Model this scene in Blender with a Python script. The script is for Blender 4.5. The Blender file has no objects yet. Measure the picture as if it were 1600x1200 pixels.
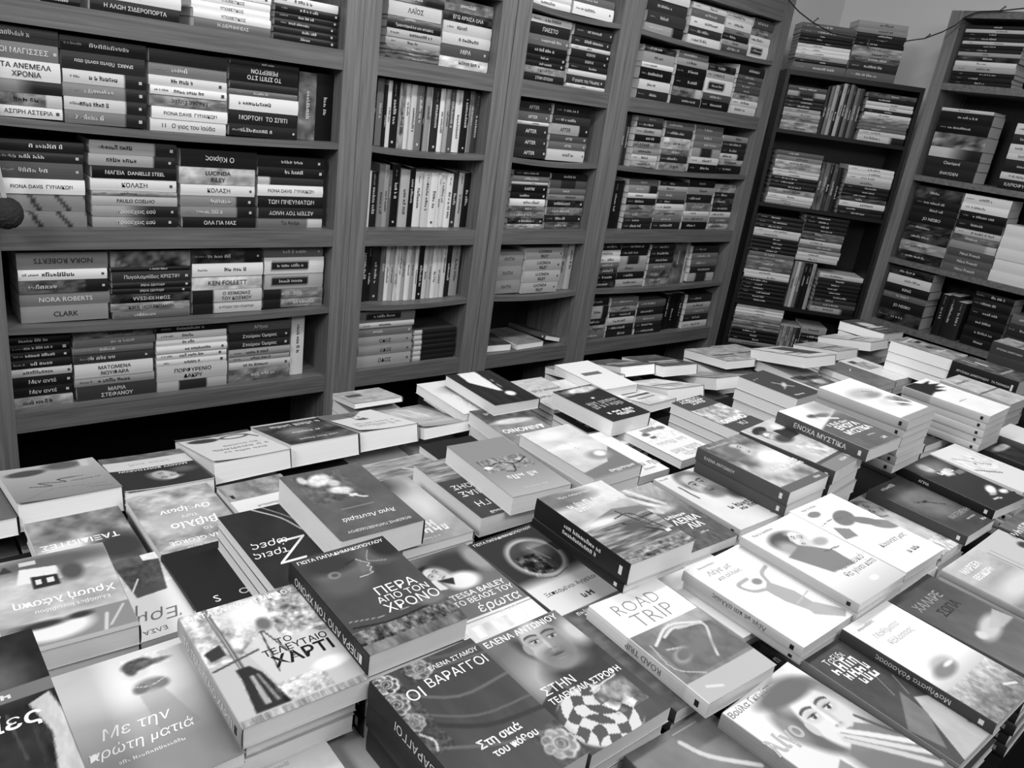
import bpy, math, random
import numpy as np
from mathutils import Matrix, Vector

# ------------------------------------------------------------------ camera, world, light, exposure
SC = bpy.context.scene
COL = SC.collection
cam_data = bpy.data.cameras.new('camera')
cam_data.sensor_width = 36.0
cam_data.lens = 36.0 * 1232.774 / 1600.0
cam_data.clip_start = 0.02
cam = bpy.data.objects.new('camera', cam_data)
COL.objects.link(cam)
RX = Vector((0.76528716, -0.62920885, 0.13576373))
RD = Vector((-0.12138416, -0.34819917, -0.92952849))
RF = Vector((0.63214037, 0.69487666, -0.34284834))
cam.matrix_world = Matrix(((RX.x, -RD.x, -RF.x, 0.0), (RX.y, -RD.y, -RF.y, -2.25), (RX.z, -RD.z, -RF.z, 1.63), (0, 0, 0, 1)))
SC.camera = cam

world = bpy.data.worlds.new('world')
SC.world = world
world.use_nodes = True
world.node_tree.nodes['Background'].inputs[0].default_value = (1, 1, 1, 1)
world.node_tree.nodes['Background'].inputs[1].default_value = 0.12

def area(name, loc, sx, sy, power, target=None):
    d = bpy.data.lights.new(name, 'AREA')
    d.shape = 'RECTANGLE'; d.size = sx; d.size_y = sy; d.energy = power
    o = bpy.data.objects.new(name, d); COL.objects.link(o)
    o.location = loc
    if target is not None:
        v = Vector(target) - Vector(loc)
        o.rotation_euler = v.to_track_quat('-Z', 'Y').to_euler()
    return o

area('ceiling_panel_light', (-1.5, -1.7, 2.6), 1.0, 0.5, 40, (0.9, -1.2, 0.95))
area('ceiling_panel_light', (0.9, -2.8, 2.6), 1.6, 0.6, 27, (1.5, 0.3, 1.75))
area('ceiling_tube_light', (0.9, -1.05, 2.8), 1.5, 0.2, 18)
area('ceiling_tube_light', (2.2, -1.15, 2.8), 1.5, 0.2, 26)

SC.view_settings.view_transform = 'Standard'
SC.view_settings.look = 'None'
SC.view_settings.gamma = 1.0
SC.view_settings.use_curve_mapping = False
SC.view_settings.exposure = 0.05

# ------------------------------------------------------------------ tones and materials
def lin(t):
    t = np.asarray(t, dtype=float)
    return np.where(t <= 0.04045, t / 12.92, ((np.maximum(t, 0) + 0.055) / 1.055) ** 2.4)

KA = 0.95
def alb(t):
    return lin(np.clip(t, 0.01, 0.98)) * KA

def new_mat(name, rough=0.5, spec=0.5):
    m = bpy.data.materials.new(name); m.use_nodes = True
    nt = m.node_tree; b = nt.nodes['Principled BSDF']
    b.inputs['Roughness'].default_value = rough
    b.inputs['Specular IOR Level'].default_value = spec
    return m, nt, b

def plain(name, tone, rough=0.6, spec=0.4, var=0.0, scale=30):
    m, nt, b = new_mat(name, rough, spec)
    a = float(alb(tone))
    if var:
        tc = nt.nodes.new('ShaderNodeTexCoord'); n = nt.nodes.new('ShaderNodeTexNoise')
        n.inputs['Scale'].default_value = scale; n.inputs['Detail'].default_value = 4
        nt.links.new(tc.outputs['Object'], n.inputs['Vector'])
        r = nt.nodes.new('ShaderNodeMapRange')
        r.inputs['To Min'].default_value = a * (1 - var); r.inputs['To Max'].default_value = a * (1 + var)
        nt.links.new(n.outputs['Fac'], r.inputs['Value'])
        nt.links.new(r.outputs['Result'], b.inputs['Base Color'])
    else:
        b.inputs['Base Color'].default_value = (a, a, a, 1)
    return m

def attr_mat(name, rough, spec):
    m, nt, b = new_mat(name, rough, spec)
    at = nt.nodes.new('ShaderNodeAttribute'); at.attribute_name = 'tone'
    nt.links.new(at.outputs['Color'], b.inputs['Base Color'])
    return m, nt, b, at

M_PRINT, _, _, _ = attr_mat('printed_card', 0.4, 0.2)
M_PAGE, nt, b, at = attr_mat('page_edges', 0.8, 0.2)
tc = nt.nodes.new('ShaderNodeTexCoord'); mp = nt.nodes.new('ShaderNodeMapping')
mp.inputs['Scale'].default_value = (3, 3, 900)
nz = nt.nodes.new('ShaderNodeTexNoise'); nz.inputs['Scale'].default_value = 1.0; nz.inputs['Detail'].default_value = 2
nt.links.new(tc.outputs['Object'], mp.inputs['Vector']); nt.links.new(mp.outputs['Vector'], nz.inputs['Vector'])
mr = nt.nodes.new('ShaderNodeMapRange'); mr.inputs['To Min'].default_value = 0.84; mr.inputs['To Max'].default_value = 1.1
nt.links.new(nz.outputs['Fac'], mr.inputs['Value'])
mx = nt.nodes.new('ShaderNodeMix'); mx.data_type = 'RGBA'; mx.blend_type = 'MULTIPLY'; mx.inputs['Factor'].default_value = 1
nt.links.new(at.outputs['Color'], mx.inputs['A']); nt.links.new(mr.outputs['Result'], mx.inputs['B'])
nt.links.new(mx.outputs['Result'], b.inputs['Base Color'])

def wood(name, tone, scale, contrast=0.35, rough=0.45):
    m, nt, b = new_mat(name, rough, 0.35)
    tc = nt.nodes.new('ShaderNodeTexCoord'); mp = nt.nodes.new('ShaderNodeMapping')
    mp.inputs['Scale'].default_value = scale
    nt.links.new(tc.outputs['Object'], mp.inputs['Vector'])
    n1 = nt.nodes.new('ShaderNodeTexNoise'); n1.inputs['Scale'].default_value = 1.0; n1.inputs['Detail'].default_value = 6
    n1.inputs['Roughness'].default_value = 0.6; n1.inputs['Distortion'].default_value = 0.6
    nt.links.new(mp.outputs['Vector'], n1.inputs['Vector'])
    a = float(alb(tone)); r = nt.nodes.new('ShaderNodeMapRange')
    r.inputs['From Min'].default_value = 0.3; r.inputs['From Max'].default_value = 0.7
    r.inputs['To Min'].default_value = a * (1 - contrast); r.inputs['To Max'].default_value = a * (1 + contrast)
    nt.links.new(n1.outputs['Fac'], r.inputs['Value']); nt.links.new(r.outputs['Result'], b.inputs['Base Color'])
    return m

WOOD_V = wood('wood_grain_upright', 0.425, (90, 90, 3))
WOOD_H = wood('wood_grain_level', 0.375, (3, 90, 90))
WOOD_Y = wood('wood_grain_side_wall', 0.42, (60, 2.5, 60))
WOOD_BACK = wood('wood_back_board', 0.12, (30, 30, 2))
DARK_WOOD = wood('dark_laminate', 0.1, (40, 40, 3), 0.15)
WALL = plain('painted_wall', 0.86, 0.85, 0.2, 0.03, 3)
FLOOR = plain('dark_floor', 0.16, 0.6, 0.3, 0.25, 8)
BLACK = plain('black_cloth', 0.1, 0.9, 0.1, 0.2, 60)
LOWER_SHADE = plain('lower_shade_black', 0.05, 0.9, 0.05)  # deep shade below the lowest fixed shelf, put in as near-black colour
WIRE = plain('dark_wire', 0.12, 0.5, 0.4)
BULB = plain('small_bulb', 0.3, 0.2, 0.6)

# ------------------------------------------------------------------ mesh builder
class MB:
    def __init__(s):
        s.v = []; s.f = []; s.m = []; s.t = []; s.n = 0
    def add(s, verts, faces, mat=0, tone=0.5):
        verts = np.asarray(verts, float); k = len(verts)
        s.v.append(verts)
        t = np.full(k, float(alb(tone))) if np.isscalar(tone) else alb(np.asarray(tone, float))
        s.t.append(t)
        n = s.n
        s.f += [tuple(i + n for i in f) for f in faces]
        s.m += [mat] * len(faces)
        s.n += k
    def box(s, x0, x1, y0, y1, z0, z1, mat=0, tone=0.5):
        v = [(x0, y0, z0), (x1, y0, z0), (x1, y1, z0), (x0, y1, z0), (x0, y0, z1), (x1, y0, z1), (x1, y1, z1), (x0, y1, z1)]
        s.add(v, [(0, 3, 2, 1), (4, 5, 6, 7), (0, 1, 5, 4), (1, 2, 6, 5), (2, 3, 7, 6), (3, 0, 4, 7)], mat, tone)
    def grid(s, P, mat=0, tone=0.5):
        a, b = P.shape[:2]
        idx = np.arange(a * b).reshape(a, b)
        f = np.stack([idx[:-1, :-1], idx[:-1, 1:], idx[1:, 1:], idx[1:, :-1]], -1).reshape(-1, 4)
        s.add(P.reshape(-1, 3), [tuple(int(q) for q in r) for r in f], mat, tone if np.isscalar(tone) else np.asarray(tone).reshape(-1))
    def append(s, o, M):
        M = np.array(M)
        for vv, tt in zip(o.v, o.t):
            s.v.append(vv @ M[:3, :3].T + M[:3, 3]); s.t.append(tt)
        s.f += [tuple(i + s.n for i in f) for f in o.f]; s.m += o.m; s.n += o.n
    def mesh(s, name, mats):
        me = bpy.data.meshes.new(name)
        V = np.concatenate(s.v)
        me.from_pydata(V.tolist(), [], s.f)
        for m in mats: me.materials.append(m)
        me.polygons.foreach_set('material_index', np.array(s.m, dtype=np.int32))
        at = me.attributes.new('tone', 'FLOAT_COLOR', 'POINT')
        T = np.concatenate(s.t); c = np.stack([T, T, T, np.ones_like(T)], 1)
        at.data.foreach_set('color', c.astype(np.float32).ravel())
        me.update()
        return me

def link(name, me, parent=None, M=None):
    o = bpy.data.objects.new(name, me); COL.objects.link(o)
    if parent is not None: o.parent = parent
    if M is not None: o.matrix_world = M
    return o

def build(mb, name, mats, parent=None, M=None):
    return link(name, mb.mesh(name, mats), parent, M)

USED = set()
def tag(o, label, cat, group=None, kind=None):
    o['label'] = label; o['category'] = cat
    if group: o['group'] = group
    if kind: o['kind'] = kind
    return o

def struct(o):
    o['kind'] = 'structure'; return o

def empty(name, M):
    o = bpy.data.objects.new(name, None); COL.objects.link(o); o.empty_display_size = 0.03
    o.matrix_world = M
    return o

# ------------------------------------------------------------------ lettering turned into flat shapes
_TXT = {}
def text_shape(s, bold=0.0, shear=0.0):
    key = (s, bold, shear)
    if key not in _TXT:
        c = bpy.data.curves.new('t', 'FONT'); c.body = s; c.resolution_u = 2; c.offset = bold; c.shear = shear
        c.align_x = 'CENTER'; c.size = 1.0
        o = bpy.data.objects.new('t', c); COL.objects.link(o)
        dg = bpy.context.evaluated_depsgraph_get(); dg.update()
        me = bpy.data.meshes.new_from_object(o.evaluated_get(dg))
        v = np.array([x.co[:2] for x in me.vertices]) if len(me.vertices) else np.zeros((0, 2))
        f = [tuple(p.vertices) for p in me.polygons]
        bpy.data.objects.remove(o); bpy.data.curves.remove(c); bpy.data.meshes.remove(me)
        if len(v):
            v[:, 0] -= (v[:, 0].max() + v[:, 0].min()) / 2
            v[:, 1] -= 0.35
        _TXT[key] = (v, f)
    return _TXT[key]

def put_text(mb, s, O, X, Y, size, tone, maxw=None, bold=0.0, shear=0.0, mat=0, stretch=1.0):
    v, f = text_shape(s, bold, shear)
    if not len(v): return
    w = (v[:, 0].max() - v[:, 0].min()) * size * stretch
    k = 1.0 if not maxw or w <= maxw else maxw / w
    P = np.array(O) + np.outer(v[:, 0] * size * stretch * k, X) + np.outer(v[:, 1] * size * (k ** 0.85), Y)
    mb.add(P, f, mat, tone)

# ------------------------------------------------------------------ printed pictures as tones over a fine grid
def vnoise(x, y, seed):
    r = np.random.RandomState(seed % 100000).rand(64, 64)
    xi = np.floor(x).astype(int); yi = np.floor(y).astype(int)
    fx = x - xi; fy = y - yi
    fx = fx * fx * (3 - 2 * fx); fy = fy * fy * (3 - 2 * fy)
    a = r[xi % 64, yi % 64]; b_ = r[(xi + 1) % 64, yi % 64]; c = r[xi % 64, (yi + 1) % 64]; d = r[(xi + 1) % 64, (yi + 1) % 64]
    return (a * (1 - fx) + b_ * fx) * (1 - fy) + (c * (1 - fx) + d * fx) * fy

def fbm(x, y, seed):
    return (vnoise(x, y, seed) * 0.5 + vnoise(x * 2.1, y * 2.1, seed + 7) * 0.3 + vnoise(x * 4.3, y * 4.3, seed + 13) * 0.2) * 2 - 1

class Art:
    """u runs right, v runs up the page, both 0..1; A is page height over width"""
    def __init__(s, U, V, A=1.49):
        s.U = U; s.V = V; s.A = A; s.T = np.full(U.shape, 0.5)
    def mix(s, k, t):
        k = np.clip(k, 0, 1); s.T = s.T * (1 - k) + t * k
    def run(s, ops):
        for o in ops: getattr(s, o[0])(*o[1:])
        return s.T
    def f(s, t): s.T[:] = t
    def gv(s, t0, t1, v0=0.0, v1=1.0):
        k = np.clip((s.V - v0) / (v1 - v0), 0, 1); s.T = t0 + (t1 - t0) * k
    def gh(s, t0, t1): s.T = t0 + (t1 - t0) * s.U
    def e(s, cx, cy, rx, ry, t, soft=0.15, rot=0):
        x = s.U - cx; y = (s.V - cy) * s.A; c, q = math.cos(math.radians(rot)), math.sin(math.radians(rot))
        d = np.hypot((x * c + y * q) / rx, (-x * q + y * c) / (ry * s.A))
        s.mix((1 + soft - d) / (2 * soft + 1e-6), t)
    def r(s, u0, v0, u1, v1, t):
        s.mix(((s.U >= u0) & (s.U <= u1) & (s.V >= v0) & (s.V <= v1)).astype(float), t)
    def p(s, t, pts, soft=0.0):
        tot = 0; n = len(pts); du = (s.U[1, 0] - s.U[0, 0]) * .4; dv = (s.V[0, 1] - s.V[0, 0]) * .4
        for ou, ov in ((-du, -dv), (du, -dv), (0, 0), (-du, dv), (du, dv)):
            U, V = s.U + ou, s.V + ov; ins = np.zeros(U.shape, bool)
            for i in range(n):
                x0, y0 = pts[i]; x1, y1 = pts[(i + 1) % n]
                if y0 == y1: continue
                ins ^= ((y0 > V) != (y1 > V)) & (U < (x1 - x0) * (V - y0) / (y1 - y0) + x0)
            tot = tot + ins / 5.0
        s.mix(tot * (1 - soft), t)
    def l(s, t, w, pts):
        if len(pts) > 2:
            a = [np.array(p) for p in pts]; a = [2 * a[0] - a[1]] + a + [2 * a[-1] - a[-2]]; q = []
            for i in range(1, len(a) - 2):
                for k in (0, .25, .5, .75):
                    q.append(.5 * (2 * a[i] + (a[i + 1] - a[i - 1]) * k + (2 * a[i - 1] - 5 * a[i] + 4 * a[i + 1] - a[i + 2]) * k * k + (3 * a[i] - a[i - 1] - 3 * a[i + 1] + a[i + 2]) * k ** 3))
            pts = q + [a[-2]]
        for (x0, y0), (x1, y1) in zip(pts[:-1], pts[1:]):
            dx, dy = x1 - x0, (y1 - y0) * s.A; L = dx * dx + dy * dy + 1e-9
            k = np.clip(((s.U - x0) * dx + (s.V - y0) * s.A * dy) / L, 0, 1)
            d = np.hypot(s.U - x0 - k * dx, (s.V - y0) * s.A - k * dy)
            s.mix((w - d) / (w * 0.5) , t)
    def n(s, amp, sx, sy, seed, u0=-1, v0=-1, u1=2, v1=2):
        m = (s.U >= u0) & (s.U <= u1) & (s.V >= v0) & (s.V <= v1)
        s.T = np.where(m, np.clip(s.T + amp * fbm(s.U * sx + 3, s.V * sy + 5, seed), 0.03, 0.95), s.T)
    def chk(s, cx, cy, rx, ry, n, t0, t1, wave=0.6):
        x = (s.U - cx); y = (s.V - cy) * s.A
        a = np.floor((x + wave * 0.1 * np.sin(y * 14)) * n); b_ = np.floor((y + wave * 0.12 * np.sin(x * 12)) * n)
        d = np.hypot(x / rx, y / (ry * s.A))
        s.mix((1.05 - d) / 0.1, np.where((a + b_) % 2 > 0.5, t1, t0))
    def face(s, cx, cy, q, rot=0, skin=0.7, hair=0.2, beard=0.0, side=0.12):
        x = s.U - cx; y = (s.V - cy) * s.A; c, z = math.cos(math.radians(rot)), math.sin(math.radians(rot))
        X = (x * c + y * z) / q; Y = (-x * z + y * c) / q
        def el(ax, ay, rx, ry, t, soft=0.12, k=1.0):
            d = np.hypot((X - ax) / rx, (Y - ay) / ry); s.mix(np.clip((1 + soft - d) / (2 * soft), 0, 1) * k, t)
        if hair is not None: el(0, 0.28, 0.86, 1.0, hair)
        el(0, -0.05, 0.64, 0.94, skin, 0.08)
        el(0.45, -0.1, 0.4, 0.8, skin - side, 0.5, 0.8)
        el(-0.62, -0.05, 0.1, 0.2, skin - 0.1)
        if beard: el(0, -0.62, 0.55, 0.42, skin - beard, 0.35, 0.9); el(0, -0.33, 0.3, 0.1, skin - beard, 0.3, 0.8)
        el(-0.3, 0.62, 0.4, 0.25, skin + .06, 0.6, 0.6); el(0, -0.86, 0.5, 0.16, skin - .16, 0.5, 0.6)
        for sx in (-0.28, 0.28):
            el(sx, 0.16, 0.22, 0.15, skin - 0.16, 0.5, 0.75)
            q_ = 0.33 + 0.05 * (1 - ((X - sx) / 0.2) ** 2)
            s.mix(np.where(np.abs(X - sx) < 0.22, np.clip((0.05 - np.abs(Y - q_)) / 0.03, 0, 1), 0) * 0.85, 0.16)
            el(sx, 0.13, 0.13, 0.055, min(.85, skin + 0.1), 0.25); el(sx + .01, 0.13, 0.06, 0.058, 0.14, 0.25); el(sx, 0.185, 0.15, 0.022, 0.15, 0.4)
            el(sx - .02, 0.15, 0.016, 0.014, 0.9, 0.3)
        el(0.09, 0.0, 0.06, 0.3, skin - 0.14, 0.6, 0.8); el(-0.03, -0.06, 0.05, 0.26, skin + 0.08, 0.6, 0.7)
        el(-0.06, -0.27, 0.045, 0.028, skin - 0.34, 0.4); el(0.09, -0.27, 0.045, 0.028, skin - 0.34, 0.4); el(0.02, -0.3, 0.15, 0.05, skin - 0.12, 0.5, 0.7)
        el(0, -0.47, 0.22, 0.045, skin - 0.34, 0.3); el(0, -0.56, 0.18, 0.055, skin - 0.22, 0.35); el(0, -0.5, 0.22, 0.012, 0.15, 0.4); el(0, -0.66, 0.16, 0.03, skin - .14, 0.5, .7)
    def figure(s, cx, cy, q, t, rot=0):
        s.e(cx, cy + 0.2 * q, 0.06 * q, 0.045 * q, t, 0.15); s.e(cx, cy, 0.11 * q, 0.15 * q, t, 0.15, rot)
        s.p(t, [(cx - .1 * q, cy), (cx + .1 * q, cy), (cx + .2 * q, cy - .32 * q), (cx - .2 * q, cy - .32 * q)])
    def flower(s, cx, cy, q, t0, t1):
        for i in range(8):
            a = i * 0.785; px, py = cx + 0.05 * q * math.cos(a), cy + 0.034 * q * math.sin(a)
            s.e(px, py, 0.03 * q, 0.019 * q, t1, 0.15, -i * 45); s.e(px - .004 * q, py + .002 * q, 0.022 * q, 0.013 * q, t0 + .1 * (i % 3), 0.2, -i * 45)
        for r_, t in ((.045, t0 + .12), (.036, t1), (.029, t0), (.02, t1 - .15), (.013, t0)): s.e(cx + r_ * .15 * q, cy, r_ * q, r_ * .66 * q, t, .12)
# ------------------------------------------------------------------ paperbacks lying on the table
# key: x, y, top z, turn, width, height, tilt, thickness (metres, radians)
TB = {}
TB['T01'] = (0.1927, -1.5305, 0.9506, -0.0044, 0.1392, 0.2104, 0.0, 0.0162)
TB['T02'] = (0.3312, -1.5381, 0.9879, -0.0121, 0.1456, 0.2041, -0.0, 0.0272)
TB['T03'] = (0.4747, -1.5302, 1.0156, -0.0032, 0.1393, 0.2099, 0.0, 0.0306)
TB['T04'] = (0.4741, -1.7504, 0.9897, 0.014, 0.1429, 0.2116, 0.0, 0.0311)
TB['T05'] = (0.6237, -1.7474, 0.9776, 0.0081, 0.1364, 0.2091, 0.0, 0.023)
TB['T06'] = (0.801, -1.7733, 0.9851, -0.0289, 0.1371, 0.2123, 0.0, 0.0228)
TB['T08'] = (0.6859, -1.959, 0.9449, -0.0297, 0.1458, 0.208, 0.0, 0.0248)
TB['T09'] = (0.8357, -1.988, 0.968, 0.0601, 0.1597, 0.2149, -0.0, 0.0228)
TB['T10'] = (1.0115, -1.9878, 0.9628, -0.0069, 0.14, 0.2095, 0.0, 0.0165)
TB['T11'] = (1.1006, -1.9898, 0.9812, -0.0, 0.1341, 0.2099, -0.0, 0.0181)
TB['T12'] = (1.2558, -1.9875, 0.9774, 0.0307, 0.1427, 0.208, 0.0, 0.0201)
TB['T13'] = (1.4224, -1.9953, 0.9845, 0.0106, 0.1394, 0.208, -0.0, 0.0128)
TB['T16'] = (1.1458, -1.78, 1.0091, 0.0114, 0.1502, 0.2068, 0.0, 0.0159)
TB['T17'] = (1.3083, -1.7714, 1.0072, 0.0074, 0.145, 0.2123, 0.0, 0.017)
TB['T18'] = (1.0046, -1.7772, 0.986, 0.0136, 0.1425, 0.2059, 0.0, 0.0183)
TB['T19'] = (0.8719, -1.5714, 1.0368, -0.0148, 0.1427, 0.2066, 0.0, 0.0355)
TB['T20'] = (1.0611, -1.5355, 0.9737, -0.0281, 0.14, 0.2057, 0.0, 0.0184)
TB['T21'] = (1.2046, -1.5413, 0.9834, -0.0104, 0.1426, 0.2011, 0.0, 0.021)
TB['T22'] = (1.314, -1.5491, 1.0359, 0.0311, 0.143, 0.2031, -0.0, 0.0275)
TB['T23'] = (1.4659, -1.5407, 1.0426, 0.1057, 0.1439, 0.206, -0.0, 0.0289)
TB['T24'] = (1.585, -1.5512, 1.0695, 0.0136, 0.1494, 0.2072, 0.0, 0.0265)
TB['T25'] = (1.7545, -1.5424, 1.1007, 0.0379, 0.15, 0.2071, 0.0, 0.0225)
TB['T26'] = (2.1543, -1.5698, 1.0594, 0.033, 0.1458, 0.2132, -0.0, 0.0207)
TB['T27'] = (2.859, -1.4271, 1.0022, -0.0116, 0.1424, 0.208, 0.0, 0.0508)
TB['T28'] = (2.8632, -1.211, 1.0026, 0.034, 0.1398, 0.2127, -0.0, 0.0388)
TB['T29'] = (3.3853, -1.3652, 1.0028, -0.0219, 0.1431, 0.208, 0.0, 0.046)
TB['B02'] = (0.2484, -0.8263, 0.8816, 0.0048, 0.1577, 0.2082, -0.1818, 0.0452)
TB['B03'] = (0.4078, -0.8408, 0.8743, -0.018, 0.1524, 0.2083, -0.1544, 0.0356)
TB['B04'] = (0.5692, -0.8026, 0.8778, 0.0407, 0.1571, 0.2049, -0.2003, 0.0411)
TB['B05'] = (0.7353, -0.7867, 0.8768, -0.0009, 0.156, 0.2109, -0.2231, 0.0482)
TB['B06'] = (0.8952, -0.7799, 0.8704, -0.0025, 0.1495, 0.2129, -0.2364, 0.0433)
TB['B07'] = (1.0462, -0.7904, 0.8621, 0.0261, 0.1405, 0.2185, -0.207, 0.0258)
TB['B09'] = (1.1645, -0.7897, 0.9, -0.0, 0.14, 0.208, 0.0, 0.0234)
TB['B10'] = (1.2216, -0.8345, 0.9327, -0.0143, 0.1416, 0.2106, -0.0, 0.0264)
TB['B11'] = (1.1731, -0.9947, 0.9065, -0.0516, 0.1404, 0.195, -0.0, 0.0312)
TB['T31'] = (0.9052, -1.2749, 0.9847, -0.0484, 0.1349, 0.2148, -0.0, 0.0348)
TB['T32'] = (1.0981, -1.2731, 0.978, 0.014, 0.1389, 0.2147, -0.0, 0.024)
TB['T33'] = (0.8518, -1.2568, 0.9496, -0.0096, 0.14, 0.2162, 0.0, 0.0373)
TB['T34'] = (0.5659, -1.2922, 1.004, -0.0058, 0.142, 0.2115, 0.0, 0.0437)
TB['T35'] = (0.6741, -1.2895, 0.9539, -0.0123, 0.1362, 0.2116, 0.0, 0.016)
TB['T36'] = (0.8, -1.1516, 0.912, 0.0, 0.14, 0.208, -0.0, 0.0103)
TB['T38'] = (0.4663, -1.2955, 0.96, -0.0, 0.14, 0.208, 0.0, 0.0156)
TB['T39'] = (0.3894, -1.2547, 0.9064, 0.0057, 0.14, 0.1611, -0.0, 0.0106)
TB['T40'] = (0.3963, -1.0505, 0.885, -0.0, 0.14, 0.208, -0.0, 0.0117)
TB['T41'] = (0.5373, -1.0806, 0.8892, 0.0233, 0.1239, 0.208, -0.0, 0.0172)
TB['T43'] = (0.1625, -1.2781, 0.9543, -0.0382, 0.14, 0.2067, 0.0, 0.0288)
TB['T44'] = (0.2477, -1.2478, 0.8972, 0.0194, 0.14, 0.2, -0.0, 0.0219)
TB['T45'] = (0.0436, -1.5208, 1.0052, 0.0114, 0.14, 0.2378, 0.0, 0.0138)
TB['T49'] = (0.7836, -1.5212, 0.9474, 0.0253, 0.1335, 0.2125, -0.0, 0.0173)
TB['T50'] = (0.6435, -1.5133, 0.945, -0.0, 0.14, 0.208, 0.0, 0.0165)
TB['T53'] = (1.8098, -1.7438, 0.9752, -0.0737, 0.1374, 0.2121, 0.0, 0.0214)
TB['T54'] = (2.0076, -1.7301, 0.964, -0.0151, 0.1389, 0.208, -0.0, 0.0209)
TB['T55'] = (1.6726, -1.7454, 0.9534, 0.0059, 0.1399, 0.2052, 0.0, 0.0221)
TB['T56'] = (1.5872, -1.7342, 0.9311, 0.0248, 0.1278, 0.208, -0.0, 0.0159)
TB['T59'] = (2.3084, -1.7557, 0.9787, 0.0189, 0.1385, 0.208, -0.0, 0.0172)
TB['T62'] = (2.7578, -1.0976, 0.897, -0.0027, 0.1421, 0.208, 0.0, 0.0222)
TB['T64'] = (2.4323, -1.1072, 0.8766, -0.0, 0.1412, 0.208, 0.0, 0.0129)
TB['T66'] = (2.0624, -1.1369, 0.9437, 0.0559, 0.1414, 0.193, -0.0, 0.0375)
TB['T67'] = (1.6814, -1.2026, 0.9381, 0.0749, 0.1377, 0.2079, -0.0, 0.0266)
TB['T68'] = (1.4517, -1.2161, 0.9148, 0.0493, 0.1387, 0.205, 0.0, 0.0195)
TB['T69'] = (1.3904, -1.054, 0.9529, 0.0551, 0.1424, 0.2002, -0.0, 0.0379)
TB['T71'] = (1.2589, -1.23, 0.915, 0.0, 0.14, 0.208, 0.0, 0.0197)
TB['B21'] = (1.8785, -0.6663, 0.8657, -0.0892, 0.147, 0.2, -0.2654, 0.0328)
TB['B22'] = (2.0281, -0.7172, 0.8755, -0.1261, 0.151, 0.2, -0.1937, 0.0341)
TB['B25'] = (1.8562, -0.8751, 0.8735, -0.0963, 0.1505, 0.2, -0.2694, 0.0444)
TB['B28'] = (2.4689, -0.9321, 0.9348, -0.0982, 0.1689, 0.2218, -0.2021, 0.0363)
TB['B30'] = (2.8312, -0.862, 0.8948, -0.0464, 0.143, 0.1836, -0.1807, 0.0335)
TB['B31'] = (3.0223, -0.8676, 0.9136, 0.0012, 0.1418, 0.2167, -0.2111, 0.0345)
TB['B32'] = (3.1755, -0.8586, 0.9469, -0.0649, 0.1472, 0.1968, -0.0364, 0.0353)
TB['T47'] = (0.2885, -1.7198, 0.91, -0.0, 0.14, 0.208, 0.0, 0.0122)
TB['T48'] = (0.4248, -1.7132, 0.89, 0.0, 0.14, 0.208, -0.0, 0.0133)
TB['T07'] = (0.7785, -1.7469, 0.962, -0.0, 0.14, 0.208, 0.0, 0.0191)
TB['T51'] = (0.9874, -1.7037, 0.955, -0.0, 0.14, 0.2, 0.0, 0.0107)
TB['T52'] = (0.8986, -1.7492, 0.925, 0.0, 0.14, 0.208, 0.0, 0.0154)
TB['T14'] = (1.6037, -1.9807, 0.9645, 0.0302, 0.1394, 0.208, -0.0, 0.0175)
TB['T15'] = (1.7498, -1.9749, 0.9698, 0.0054, 0.1455, 0.208, 0.0, 0.0183)
TB['B01'] = (0.0972, -0.8336, 0.8643, 0.0042, 0.14, 0.2066, -0.1953, 0.0312)
TB['T37'] = (0.9628, -1.1078, 0.905, -0.0028, 0.1367, 0.208, -0.0, 0.014)
TB['T42'] = (0.2445, -1.0517, 0.875, -0.0, 0.14, 0.208, 0.0, 0.0131)
TB['T57'] = (2.0724, -1.4898, 0.9581, -0.0244, 0.1437, 0.208, 0.0, 0.0199)
TB['T60'] = (2.1998, -1.7688, 0.9617, 0.0, 0.14, 0.208, -0.0, 0.0311)
TB['T61'] = (2.6493, -1.4806, 0.9791, -0.0016, 0.14, 0.2064, 0.0, 0.0287)
TB['T63'] = (2.6165, -1.1059, 0.897, -0.0029, 0.1403, 0.208, 0.0, 0.0215)
TB['T65'] = (2.346, -1.1216, 0.8639, 0.0, 0.14, 0.208, -0.0, 0.0236)
TB['B08'] = (1.0113, -0.5871, 0.8434, 0.0, 0.14, 0.12, -0.16, 0.0137)
TB['B20'] = (1.7169, -0.6819, 0.8634, -0.0, 0.14, 0.208, -0.16, 0.0199)
TB['B23'] = (2.3292, -0.7412, 0.8753, -0.1155, 0.1447, 0.2, -0.1279, 0.0287)
TB['B24'] = (2.476, -0.7453, 0.8725, -0.09, 0.1394, 0.2, -0.1149, 0.0297)
TB['B26'] = (2.1709, -0.8193, 0.8442, -0.0945, 0.1473, 0.2, -0.3011, 0.0382)
TB['B27'] = (1.6955, -0.9037, 0.8732, 0.0698, 0.1259, 0.208, -0.16, 0.0226)
TB['T72'] = (1.4374, -0.8177, 0.88, -0.0, 0.14, 0.208, 0.0, 0.0144)
TB['T74'] = (1.6449, -0.7951, 0.9, 0.0, 0.14, 0.208, 0.0, 0.0241)
TB['T73'] = (1.5772, -0.8494, 0.8762, -0.0, 0.14, 0.208, 0.0, 0.0181)
TB['T70'] = (1.3921, -1.0683, 0.895, 0.0, 0.14, 0.208, -0.0, 0.013)
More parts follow.
